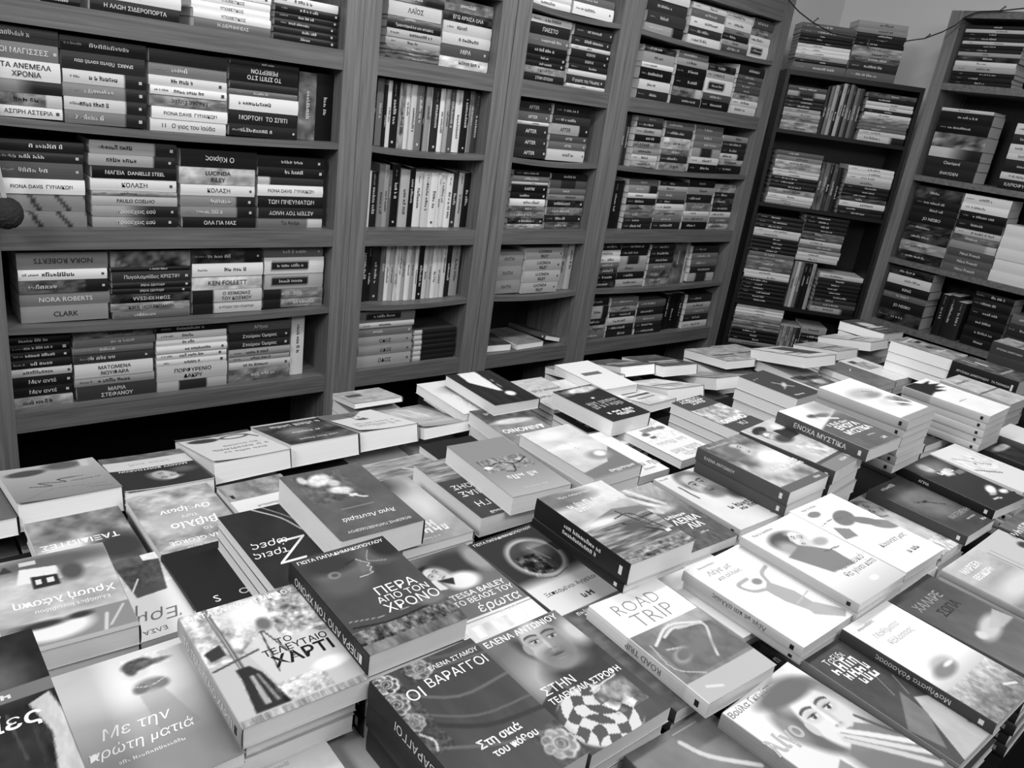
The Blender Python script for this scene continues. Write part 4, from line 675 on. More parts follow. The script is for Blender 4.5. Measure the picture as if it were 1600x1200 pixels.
'T49': ('paperback with glowing oval night city and handwritten title', [('f', .84), ('gv', .83, .17, .32, .44), ('e', .56, .62, .36, .25, .78, .12, -14), ('e', .56, .62, .32, .215, .24, .06, -14), ('e', .7, .7, .16, .1, .5, .5), ('n', .5, 18, 26, 53, .26, .42, .62, .68), ('l', .6, .012, [(.6, .75), (.7, .55)]), ('r', .9, .6, 1, 1, .16), ('l', .35, .012, [(.3, .4), (.5, .36), (.75, .4)])], [('ΓΙΩΤΑ ΠΑΠΑΔΗΜΑΚΟΠΟΥΛΟΥ', .5, .96, .01, .88, (.92, .01, 0)), ('Ξεπεσμένοι Άγγελοι', .52, .22, .018, .15, (.8, 0, .1)), ('~2', .6, .09, .016, .3)], (.3, '', 0, .8)),
'T50': ('paperback with embracing couple and white skyline strip', [('f', .4), ('e', .62, .82, .36, .18, .25, .3), ('e', .62, .8, .27, .15, .2, .2), ('face', .36, .76, .17, 30, .8, .14, 0, .1), ('e', .56, .62, .2, .1, .84, .25), ('p', .86, [(.1, .7), (.3, .72), (.34, .58), (.2, .6)]), ('p', .16, [(.3, .7), (.5, .68), (.44, .6)]), ('r', 0, .22, 1, .52, .42), ('e', .95, .8, .14, .16, .55, .3), ('r', 0, .215, 1, .235, .85), ('r', 0, 0, 1, .2, .86), ('n', .22, 9, 3, 54, 0, .04, 1, .16)], [('TESSA BAILEY', .6, .475, .015, .88, (.7, .01, 0)), ('ΤΟ ΒΕΛΟΣ ΤΟΥ', .6, .4, .019, .9, (.76, .01, 0)), ('έρωτα', .68, .3, .03, .9, (.55, 0, .2)), ('~5', .7, .2, .006, .8)], (.3, '', 0, .8)),
'T51': ('plain white paperback beneath the dancer one', [('f', .84)], [], (.75, '', 0, .4)),
'T52': ('dark paperback corner showing beneath the dancer one', [('f', .2), ('n', .15, 12, 12, 55)], [('~6', .7, .06, .014, .8)], (.2, '', 0, .8)),
'T53': ('black paperback with pale patch of picture and white blossom shape', [('f', .2), ('e', .5, .83, .4, .12, .5, .5), ('e', .4, .84, .14, .09, .86, .3), ('l', .25, .015, [(.5, .9), (.52, .72)]), ('p', .8, [(.5, .72), (.75, .74), (.72, .62), (.48, .62)]), ('n', .25, 20, 20, 56, .45, .6, .8, .75), ('r', .75, .6, .95, .66, .45), ('e', .72, .26, .16, .05, .9, .25, 25), ('e', .88, .18, .1, .035, .88, .25), ('l', .85, .02, [(.4, .14), (.6, .12)]), ('e', .6, .2, .1, .02, .7, .3)], [('~4', .62, .69, .016, .9)], (.12, 'ΑΓΡΙΑ', 0, .85, .3, .7)),
'T54': ('white paperback with thin dark branches behind the white blossom one', [('f', .84), ('l', .25, .012, [(.2, .8), (.5, .6), (.7, .5)]), ('l', .2, .02, [(.1, .52), (.5, .34)]), ('e', .6, .68, .03, .015, .3, .3), ('e', .4, .6, .03, .015, .3, .3), ('n', .15, 18, 18, 57, .1, .4, .9, .8)], [], (.75, '', 0, .4)),
'T55': ('dark paperback with lone boat on grey water', [('f', .28), ('e', .5, .55, .42, .3, .42, .3), ('n', .05, 4, 8, 58), ('e', .5, .56, .05, .02, .12, .3), ('l', .15, .014, [(.3, .6), (.5, .55), (.75, .42)])], [('~7', .4, .92, .01, .85), ('ΜΑΓΕΜΕΝΗ', .64, .26, .02, .66, (.62, -.005, 0)), ('~9', .7, .16, .005, .8), ('~2', .85, .08, .01, .8)], (.25, '', 0, .8)),
'T56': ('pale paperback with reclining face beside the boat one', [('f', .72), ('face', .4, .78, .3, 60, .8, .3), ('n', .12, 8, 8, 59), ('n', .4, 16, 16, 60, 0, 0, 1, .2)], [], (.6, '', 0, .4)),
'T57': ('dark paperback corner with white lines under the brush smear pile', [('f', .28), ('n', .12, 6, 6, 61)], [('~5', .6, .28, .014, .85), ('~5', .65, .2, .014, .85), ('~4', .7, .1, .01, .85)], (.25, '', 0, .8)),
'T59': ('white topped dark spined paperback on a pair at right edge', [('f', .82)], [], (.3, '', 0, .8)),
'T60': ('dark paperback with white swoosh, lower of pair at right edge', [('f', .18), ('e', .5, .85, .4, .05, .84, .3), ('n', .08, 6, 6, 62)], [], (.14, '', 0, .7)),
'T61': ('pale paperback between brush smear pile and black spined one', [('f', .74), ('n', .1, 8, 8, 63), ('r', 0, .4, 1, .44, .4)], [('~9', .5, .8, .014, .35)], (.6, '', 0, .4)),
'T62': ('flat white paperback with small picture near pale page pile', [('f', .84), ('r', .25, .2, .8, .5, .62), ('n', .25, 12, 12, 64, .25, .2, .8, .5), ('r', .55, .1, .8, .22, .3)], [], (.7, '', 0, .4)),
'T63': ('flat mid grey paperback in the far middle of table', [('f', .42), ('n', .06, 5, 5, 65), ('l', .75, .02, [(.3, .3), (.5, .36)])], [], (.4, '', 0, .8)),
'T64': ('flat paperback with two pale faces in far middle', [('f', .42), ('e', .4, .3, .2, .1, .74, .3), ('e', .6, .6, .2, .1, .7, .3), ('n', .3, 6, 6, 66)], [], (.3, '', 0, .8)),
'T65': ('flat light grey paperback edge beside the two faces one', [('f', .66), ('n', .06, 10, 10, 67)], [], (.5, '', 0, .4)),
'T66': ('dark paperback with pale leaping figure on two thick page blocks', [('f', .26), ('e', .45, .55, .16, .04, .75, .4, 30), ('l', .75, .02, [(.6, .4), (.45, .55), (.3, .66)]), ('l', .7, .012, [(.5, .6), (.7, .66)]), ('l', .8, .02, [(.5, .9), (.8, .88)]), ('l', .65, .01, [(.7, .2), (.9, .22)])], [], (.25, '', 0, .8)),
'T67': ('paperback with white block capitals and speckled white middle', [('f', .28), ('r', 0, .3, 1, .74, .66), ('n', .35, 9, 12, 68, 0, .28, 1, .76)], [('CAMINO', .5, .7, .03, .92, (.8, .03, 0)), ('ΓΙΑ', .5, .82, .02, .9), ('ΕΝΟΣ', .45, .14, .02, .88, (.6, .02, 0)), ('ΤΟΞΙΚΟΥ', .5, .06, .02, .88, (.7, .02, 0))], (.28, '', 0, .8)),
'T68': ('white paperback with small drawings and grey outline title', [('f', .85), ('e', .5, .1, .3, .06, .7, .3), ('r', .3, .22, .7, .3, .5), ('e', .2, .28, .12, .04, .45, .3), ('e', .72, .34, .1, .04, .35, .3), ('r', .6, .4, .75, .46, .35), ('n', .14, 18, 22, 69, .05, .05, .95, .5)], [('~6', .5, .6, .022, .72), ('~7', .5, .8, .026, .68), ('~5', .5, .9, .02, .7)], (.7, '', 0, .4)),
'T69': ('black paperback with white emblem on two thick page blocks', [('f', .15), ('e', .4, .1, .42, .08, .75, .3), ('n', .3, 8, 10, 70, 0, 0, 1, .2), ('e', .5, .36, .04, .02, .85, .3)], [('~8', .5, .5, .022, .6), ('~8', .5, .6, .022, .6), ('~6', .5, .8, .016, .92), ('~5', .5, .87, .016, .92)], (.15, '', 0, .8)),
'T70': ('thin black and white booklet under the emblem pile', [('f', .15), ('r', 0, .6, 1, 1, .8)], [('~6', .5, .3, .02, .85), ('~6', .5, .45, .02, .85)], (.2, '', 0, .8)),
'T71': ('thin white booklet with pale outline letters beside lady in flowers', [('f', .86), ('n', .05, 4, 4, 71)], [('~5', .3, .8, .02, .6), ('~6', .3, .9, .008, .6)], (.7, '', 0, .4)),
'T72': ('flat pale magazine with dense text near middle bookcase foot', [('f', .72), ('n', .1, 12, 20, 72)], [('~9', .4, .4, .014, .4), ('~9', .5, .6, .014, .4)], (.4, '', 0, .4)),
'T73': ('flat white booklet beyond the emblem pile', [('f', .8), ('n', .1, 10, 10, 73)], [], (.6, '', 0, .4)),
'T74': ('small white block shaped paperback beyond the emblem pile', [('f', .86), ('r', .3, .4, .8, .5, .4)], [], (.7, '', 0, .4)),
'B01': ('paperback cut by the left frame edge in back row', [('f', .35), ('r', .02, .02, .98, .98, .4)], [], (.3, '', 0, .8)),
'B02': ('grey paperback with black signature, first in back row', [('f', .56), ('gv', .7, .5), ('e', .75, .2, .2, .09, .28, .2, 10), ('e', .35, .1, .2, .12, .35, .3), ('l', .12, .012, [(.8, .62), (.6, .66), (.7, .54), (.45, .6), (.5, .5), (.25, .5)]), ('l', .4, .006, [(.1, .8), (.6, .75), (.9, .95)]), ('l', .75, .06, [(.12, 0), (.14, .2)]), ('l', .3, .006, [(.05, .9), (.3, .84)])], [('~9', .25, .6, .006, .4)], (.5, '', 0, .4)),
'B03': ('paperback with dark portrait panel below white band, back row', [('f', .78), ('r', 0, 0, 1, .16, .4), ('n', .15, 8, 8, 74, 0, 0, 1, .16), ('r', 0, .42, 1, .98, .17), ('e', .35, .55, .3, .1, .14, .3), ('face', .45, .7, .2, 20, .72, .15), ('e', .2, .6, .15, .08, .35, .5)], [('ΜΑΝΟΥ ΚΟΝΤΟΛΕΩΝ', .5, .46, .012, .88, (.8, .01, 0)), ('~7', .5, .28, .012, .7)], (.5, '', 0, .8)),
'B04': ('white paperback with dark spectacles, back row', [('f', .8), ('r', 0, 0, 1, .1, .35), ('e', .3, .2, .2, .08, .2, .15), ('e', .3, .2, .15, .05, .8, .15), ('e', .72, .2, .2, .08, .2, .15), ('l', .15, .02, [(.1, .22), (.04, .34)]), ('n', .2, 8, 8, 75, 0, 0, 1, .12)], [('~8', .4, .5, .01, .55), ('~9', .45, .62, .014, .5), ('~8', .45, .74, .012, .5)], (.7, '', 0, .4)),
'B05': ('dark mottled paperback with pale lettering, back row', [('f', .25), ('n', .22, 4, 6, 76), ('e', .6, .5, .2, .15, .5, .5), ('r', 0, 0, 1, .06, .75)], [('~9', .45, .2, .024, .8), ('~6', .5, .55, .012, .85), ('~10', .5, .85, .01, .8)], (.3, '', 0, .8)),
'B06': ('white paperback with dark painted wedge, back row', [('f', .84), ('p', .42, [(.2, 0), (1, 0), (1, .35), (.5, .25)]), ('l', .15, .01, [(.5, .1), (.42, .4)]), ('l', .15, .01, [(.58, .1), (.56, .4)]), ('e', .5, .42, .1, .05, .3, .3)], [('~8', .5, .64, .02, .7), ('~9', .5, .76, .026, .68)], (.7, '', 0, .4)),
'B07': ('grey paperback with fanned shell pattern, back row', [('f', .68), ('e', .6, .2, .6, .26, .58, .2), ('e', .5, .32, .5, .24, .76, .2), ('n', .18, 24, 4, 77, 0, 0, 1, .6), ('r', 0, .86, 1, 1, .6)], [('~8', .5, .72, .008, .55)], (.6, '', 0, .4)),
'B08': ('thin pale booklet behind the shell pattern one', [('f', .66), ('n', .15, 6, 10, 78), ('r', .6, .3, .9, .5, .3)], [], (.6, '', 0, .4)),
'B09': ('white paperback with ruffled blossom beside the feather one', [('f', .82), ('e', .5, .3, .3, .1, .7, .5), ('e', .35, .62, .3, .2, .88, .4), ('n', .22, 26, 30, 79, .1, .42, .7, .85)], [], (.7, '', 0, .4)),
'B10': ('black paperback with large white feather', [('f', .14), ('p', .86, [(.35, .0), (.75, .0), (.8, .3), (.5, .62), (.42, .66), (.4, .5)]), ('e', .36, .74, .1, .07, .86, .2, -30), ('l', .6, .01, [(.3, .3), (.34, .6)]), ('n', .06, 20, 3, 80)], [], (.15, '', 0, .8)),
'B11': ('paperback with mountains and outlined white title', [('f', .5), ('r', 0, 0, 1, .4, .26), ('n', .16, 8, 8, 81, 0, 0, 1, .4), ('e', .5, .42, .4, .07, .75, .25), ('n', .1, 6, 8, 82)], [('ΔΑΙΜΟΝΙΟ', .5, .66, .03, .92, (.86, .02, 0)), ('~9', .5, .8, .012, .8), ('~4', .7, .14, .012, .7)], (.3, '', 0, .8)),
}
for k_, (tone_, lab_) in {'B20': (.45, 'thin pale booklet at middle of far back row'), 'B21': (.36, 'dark covered paperback with white page edge, middle of far back row'), 'B22': (.3, 'black covered paperback beyond it in the far back row'), 'B23': (.62, 'pale paperback two beyond the black one, far back row'), 'B24': (.6, 'pale paperback just before the corner bookcase, far back row'), 'B25': (.78, 'white paperback with thick page edge, second far row'), 'B26': (.6, 'grey topped white paperback beside it, second far row'), 'B27': (.8, 'white low paperback nearest the emblem pile'), 'B28': (.78, 'white paperback with dark picture before the corner bookcase'), 'B30': (.66, 'pale paperback beyond the dark picture one'), 'B31': (.74, 'white paperback near the foot of far right bookcase'), 'B32': (.3, 'dark paperback with pale face at far table corner')}.items():
    ART[k_] = (lab_, [('f', tone_), ('n', .16, 5, 8, int(k_[1:]) + 90), ('r', .1, .55, .9, .62, .3 if tone_ > .5 else .75), ('r', .2, .7, .8, .74, .4 if tone_ > .5 else .7)], [], (.5, '', 0, .8))
ART['B28'][1].append(('p', .28, [(.1, .1), (.6, .1), (.5, .8), (.05, .8)])); ART['B32'][1].append(('e', .5, .4, .25, .2, .85, .3))
ART['T61'][1].append(('n', .1, 5, 5, 99))

def pseudo(mb, n, O, X, Y, size, tone, maxw, seed):
    rng = random.Random(seed); x = 0.0; bars = []
    for i in range(n):
        w = size * rng.uniform(0.45, 0.85)
        h = size * (1.0 if rng.random() < .25 else rng.uniform(.62, .8))
        bars.append((x, w, h)); x += w + size * (0.18 if rng.random() > .18 else .6)
    k = min(1.0, maxw / x)
    X = np.array(X); Y = np.array(Y); O = np.array(O)
    for (b0, w, h) in bars:
        a = (b0 - x / 2) * k; b_ = a + w * k
        # a letter like mark: two uprights and a bar
        for (p, q, r, t) in ((a, a + w * k * .3, 0, h), (a + w * k * .62, b_ - w * k * .08, 0, h * rng.uniform(.6, 1)), (a, b_ - w * k * .1, h * rng.choice((.8, .4, 0)), 0)):
            y0 = r - size * .35; y1 = (t - size * .35) if t else y0 + size * .2
            mb.add([O + X * p + Y * y0, O + X * q + Y * y0, O + X * q + Y * y1, O + X * p + Y * y1], [(0, 1, 2, 3)], 0, tone)

def book_cover(W, L, T, ops, texts, spine, cell, curl):
    mb = MB()
    nx = max(6, int(W / cell)); ny = max(8, int(L / cell))
    xs = np.linspace(-W / 2, W / 2, nx + 1); ys = np.linspace(-L / 2, L / 2, ny + 1)
    X, Y = np.meshgrid(xs, ys, indexing='ij')
    cz = lambda x, y: T + curl * np.clip(x / W + .5, 0, 1) ** 3 * (1 + .5 * np.clip(y / L, -.5, .5))
    P = np.stack([X, Y, cz(X, Y)], -1)
    art = Art(X / W + .5, Y / L + .5, L / W).run(ops)
    mb.grid(P, 0, art)
    cxs = np.linspace(-W / 2, W / 2, 7); CX, CY = np.meshgrid(cxs, np.array([-L / 2, L / 2]), indexing='ij')
    mb.grid(np.stack([CX, CY, cz(CX, CY) - .0006], -1)[:, ::-1], 0, .8)
    # spine
    st, stext, way, ink, *ex = spine
    spos, ssc = ex if ex else (.5, 1.0)
    prof = [(-W / 2, T), (-W / 2 - .0012, T - .0006), (-W / 2 - .002, T * .75), (-W / 2 - .0022, T * .5), (-W / 2 - .002, T * .25), (-W / 2 - .0012, .0006), (-W / 2, 0)]
    sy = np.linspace(-L / 2, L / 2, 41)
    SP = np.array([[(px, y, pz) for (px, pz) in prof] for y in sy])
    su = (sy[:, None] / L + .5) * np.ones((1, 7))
    edge = np.interp(su, ys / L + .5, art[0])
    stn = np.clip(st * .75 + edge * .25 if st > .3 else np.full_like(su, st), 0, 1)
    mb.grid(SP[:, ::-1], 0, stn)
    for (z0, z1) in ((0, .0006),):
        mb.box(-W / 2, W / 2, -L / 2, L / 2, z0, z1, 0, .8)
    k0 = 0
    def lay(m2, curved=True):
        for vv, tt in zip(m2.v, m2.t):
            vv = vv.copy()
            if curved: vv[:, 2] = cz(vv[:, 0], vv[:, 1]) + .0003
            mb.v.append(vv); mb.t.append(tt)
        mb.f.extend(tuple(i + mb.n for i in f) for f in m2.f); mb.m.extend(m2.m); mb.n += m2.n
    for i, tx in enumerate(texts):
        s, u, v, size, tone = tx[:5]; mw, bold, shear = tx[5] if len(tx) > 5 else (.85, 0, 0)
        m2 = MB(); O = ((u - .5) * W, (v - .5) * L, 0)
        if s[0] == '~': pseudo(m2, int(s[1:]), O, (1, 0, 0), (0, 1, 0), size, tone, mw * W * .9, i + int(u * 1000) + int(v * 10000))
        else: put_text(m2, s, O, (1, 0, 0), (0, 1, 0), size * 1.1, tone, mw * W, bold, shear)
        if m2.n: lay(m2)
    if stext:
        m2 = MB(); d = (0, -1, 0) if way == 0 else (0, 1, 0); up = (0, 0, 1) if way == 0 else (0, 0, -1)
        if stext[0] == '~':
            for q in (.36, .66): pseudo(m2, int(stext[1:]), (-W / 2 - .0026, -.01 * q, T * q), d, up, T * .2, ink, L * .45, int(q * 100))
        else: put_text(m2, stext, (-W / 2 - .0026, (.5 - spos) * L, T * .5), d, up, min(T * .55, .016) * ssc, ink, L * .8 * ssc, .004)
        lay(m2, False)
    mk = .12 if st > .5 else .85
    m2 = MB(); m2.add([(-W / 2 - .0026, -L * .44, T * .3), (-W / 2 - .0026, -L * .44, T * .7), (-W / 2 - .0026, -L * .41, T * .7), (-W / 2 - .0026, -L * .41, T * .3)], [(0, 1, 2, 3)], 0, mk)
    lay(m2, False)
    return mb

def page_block(W, L, T):
    mb = MB(); mb.box(-W / 2 + .0005, W / 2 - .0012, -L / 2 + .0012, L / 2 - .0012, .0007, T - .0008, 0, .96)
    return mb

def book_matrix(x, y, z, yaw, l, tilt, t, flip):
    c, s = math.cos(yaw), math.sin(yaw)
    X = Vector((c, s, 0)); Y0 = Vector((-s, c, 0)); Y = Y0 * math.cos(tilt) + Vector((0, 0, 1)) * math.sin(tilt); Z = X.cross(Y)
    o = Vector((x, y, z)) - Z * t
    if flip: X = -X; Y = -Y
    return Matrix(((X.x, Y.x, Z.x, o.x), (X.y, Y.y, Z.y, o.y), (X.z, Y.z, Z.z, o.z), (0, 0, 0, 1)))

def build_table_books():
    for k, (x, y, z, yaw, w, l, tilt, t) in TB.items():
        label, ops, texts, spine = ART[k]
        M = book_matrix(x, y, z, yaw, l, tilt, t, k not in UPRIGHT)
        root = empty('paperback', M)
        tag(root, label, 'book', 'paperbacks laid out on the table')
        d = math.hypot(x, y + 2.25)
        cell = .0016 if d < 1.15 else (.0022 if d < 1.7 else .0035)
        curl = {'B06': .006, 'B04': .005, 'B03': .004, 'B02': .004, 'B07': .005, 'T34': .002, 'T18': .003, 'T16': .003, 'T06': .002, 'T53': .003}.get(k, .001)
        cov = book_cover(w, l, t, ops, texts, spine, cell, curl).mesh('cover', [M_PRINT])
        o = bpy.data.objects.new('cover', cov); COL.objects.link(o); o.parent = root
        o = bpy.data.objects.new('page_block', page_block(w, l, t).mesh('page_block', [M_PAGE])); COL.objects.link(o); o.parent = root
    cache = {}
    for (k, x, y, z, yaw, w, l, t) in FILL:
        key = (k, round(t, 4))
        label, ops, texts, spine = ART[k]
        if key not in cache:
            base = [o for o in ops if o[0] in ('f', 'gv')][:1]
            mb = book_cover(w, l, t, base, [], (spine[0], '', 0, .8), .03, 0.0)
            p = page_block(w, l, t)
            p.m = [1] * len(p.m)
            mb.append(p, Matrix.Identity(4))
            me = mb.mesh('paperback', [M_PRINT, M_PAGE])
            cache[key] = me
        o = bpy.data.objects.new('paperback', cache[key]); COL.objects.link(o)
        o.matrix_world = book_matrix(x, y, z, yaw, l, 0, t, k not in UPRIGHT)
        ws = ('lower copy piled beneath the ' + label).replace(',', '').split()[:16]
        while ws[-1] in ('with', 'and', 'the', 'in', 'on', 'of', 'at', 'a', 'beside', 'under', 'by', 'its', 'over', 'above', 'below', 'behind', 'two', 'to', 'down', 'beneath'): ws.pop()
        tag(o, ' '.join(ws), 'book', 'lower copies beneath the ' + ' '.join(label.replace(',', '').split()[:6]))
# ------------------------------------------------------------------ room shell
def solid(name, boxes, mat, parent=None):
    mb = MB()
    for bx in boxes: mb.box(*bx)
    return build(mb, name, [mat], parent)

struct(solid('floor', [(-2.0, 4.45, -4.2, .42, -.05, 0)], FLOOR))
struct(solid('wall_back', [(-2.0, 4.45, .31, .42, 0, 3.0)], WALL))
struct(solid('wall_right', [(4.345, 4.45, -4.2, .31, 0, 3.0)], WALL))

# ------------------------------------------------------------------ bookcases along the back wall
SAG = .008
def sag_board(mb, x0, x1, y0, y1, z0, z1, sag):
    n = 16
    xs = np.linspace(x0, x1, n + 1); dz = -sag * 4 * ((xs - x0) / (x1 - x0)) * (1 - (xs - x0) / (x1 - x0))
    ring = np.array([[(x, y0, z0 + d), (x, y1, z0 + d), (x, y1, z1 + d), (x, y0, z1 + d), (x, y0, z0 + d)] for x, d in zip(xs, dz)])
    mb.grid(ring, 0, .4)
    for i, o in ((0, 1), (n, -1)):
        mb.add(ring[i][:4], [(0, 1, 2, 3)[::o]], 0, .4)

RAILS = [(1.625, 1.680), (1.099, 1.1515), (.603, .660)]
def bookcase(label, xo0, xi0, xi1, xo1):
    xm = (xo0 + xo1) / 2
    root = empty('bookcase', Matrix.Translation((xm, .14, 0)))
    tag(root, label, 'bookcase', 'wooden bookcases along the back wall')
    def part(name, mb, mat):
        o = build(mb, name, [mat]); o.parent = root; o.matrix_parent_inverse = root.matrix_world.inverted(); return o
    for a, b in ((xo0, xi0), (xi1, xo1)):
        mb = MB(); mb.box(a, b, 0, .29, 0, 2.2); part('upright_panel', mb, WOOD_V)
    mb = MB(); mb.box(xi0, xi1, .275, .29, .66, 2.2); part('back_panel', mb, WOOD_BACK)
    mb = MB(); mb.box(xi0, xi1, .25, .29, .05, .6025); part('lower_back_shade', mb, LOWER_SHADE)  # lower back panel, coloured black to stand for the shade there
    for z0, z1 in RAILS + [(2.09, 2.2), (.0, .05)]:
        mb = MB(); mb.box(xi0, xi1, .0015, .2745, z0, z1); part('fixed_shelf', mb, WOOD_H)
    for z in (1.925, 1.416, .898):
        mb = MB(); sag_board(mb, xi0, xi1, .0015, .2745, z - .018, z, SAG); part('loose_shelf', mb, WOOD_H)
    return root
INNER = {'B1': (.304, 1.201), 'B2': (1.3165, 1.764), 'B3': (1.8915, 2.331), 'B4': (2.446, 3.345)}
bookcase('wide wooden bookcase at left holding novels stacked flat', .232, .304, 1.201, 1.2585)
bookcase('left narrow wooden bookcase holding rows of upright thin books', 1.2597, 1.3165, 1.764, 1.826)
bookcase('right narrow wooden bookcase with three books lying on its bottom shelf', 1.829, 1.8915, 2.331, 2.3875)
bookcase('wide wooden bookcase in the middle, nearest the corner', 2.3885, 2.446, 3.345, 3.415)
t = solid('side_board', [(3.418, 3.52, .06, .075, 0, 1.69)], DARK_WOOD); tag(t, 'dark narrow board standing between middle bookcase and corner bookcase', 'board')

# dark bookcase across the corner: u along its front, w into its depth
U5 = np.array([math.cos(math.pi / 4), -math.sin(math.pi / 4), 0.0]); N5 = np.array([math.sin(math.pi / 4), math.cos(math.pi / 4), 0.0])
M5 = Matrix(((U5[0], N5[0], 0, 3.55), (U5[1], N5[1], 0, .05), (0, 0, 1, 0), (0, 0, 0, 1)))
T5 = {'d5b': 1.034, 't5': 1.915, 'b5': 1.647, 'c5': 1.292, 'd5': .785, 'e5': .55}
root = empty('bookcase', M5); tag(root, 'dark bookcase set across the corner, crammed with comics', 'bookcase')
for a, b in ((0, .018), (.632, .650)):
    mb = MB(); mb.box(a, b, 0, .22, 0, 1.893); o = build(mb, 'upright_panel', [DARK_WOOD], root)
for z, th in ((1.915, .022), (1.647, .018), (1.292, .018), (.785, .018), (.55, .018), (.08, .06)):
    mb = MB(); mb.box(.0 if z > 1.9 else .0185, .650 if z > 1.9 else .6315, .0, .2095, z - th, z); o = build(mb, 'shelf', [DARK_WOOD], root)
mb = MB(); mb.box(.0185, .6315, .21, .22, 0, 1.893); build(mb, 'back_panel', [DARK_WOOD], root)

# bookcase along the right wall: fronts at x = 4
M6 = Matrix(((0, 1, 0, 4.0), (-1, 0, 0, 0), (0, 0, 1, 0), (0, 0, 0, 1)))   # local x runs toward the room (-Y), local y into the wall
root = empty('bookcase', M6); tag(root, 'far right bookcase along side wall, thick crime novels and white page blocks', 'bookcase')
WOOD_SIDE = wood('wood_grain_right_case', 0.44, (60, 60, 2.5))
WOOD_SHELF6 = wood('wood_grain_right_shelves', 0.4, (60, 2.5, 60))
for a, b in ((.428, .482), (1.70, 1.75)):
    mb = MB(); mb.box(a, b, 0, .33, 0, 2.25); build(mb, 'upright_panel', [WOOD_SIDE], root)
for z, th in ((2.25, .03), (1.945, .03), (1.53, .026), (1.128, .026), (.815, .03), (.45, .03)):
    mb = MB(); mb.box(.4825, 1.6995, .0, .3095, z - th, z); build(mb, 'shelf', [WOOD_SHELF6], root)
mb = MB(); mb.box(.4825, 1.6995, .31, .33, 0, 2.25); build(mb, 'back_panel', [WOOD_BACK], root)
T6 = {'t6': 1.945, 'a6': 1.53, 'b6': 1.128, 'c6': .815}

# ------------------------------------------------------------------ the display table
root = empty('display_table', Matrix.Translation((1.5, -1.4, 0))); tag(root, 'long low display table covered with dark cloth and books', 'table')
def tpart(name, mb, mat):
    o = build(mb, name, [mat]); o.parent = root; o.matrix_parent_inverse = root.matrix_world.inverted()
mb = MB(); mb.box(-.55, 3.6, -2.095, -.66, .73, .7645); tpart('table_top', mb, BLACK)
mb = MB(); mb.box(-.55, 3.6, -2.095, -.976, .765, .8395); tpart('raised_front_step', mb, BLACK)
for lx in (-.5, 1.5, 3.5):
    for ly in (-2.04, -.72):
        mb = MB(); mb.box(lx - .03, lx + .03, ly - .03, ly + .03, 0, .7295); tpart('leg', mb, DARK_WOOD)
mb = MB()
for y in (-2.09, -.67): mb.box(-.54, 3.59, y - .004, y + .004, .2, .7295)
tpart('cloth_skirt', mb, BLACK)

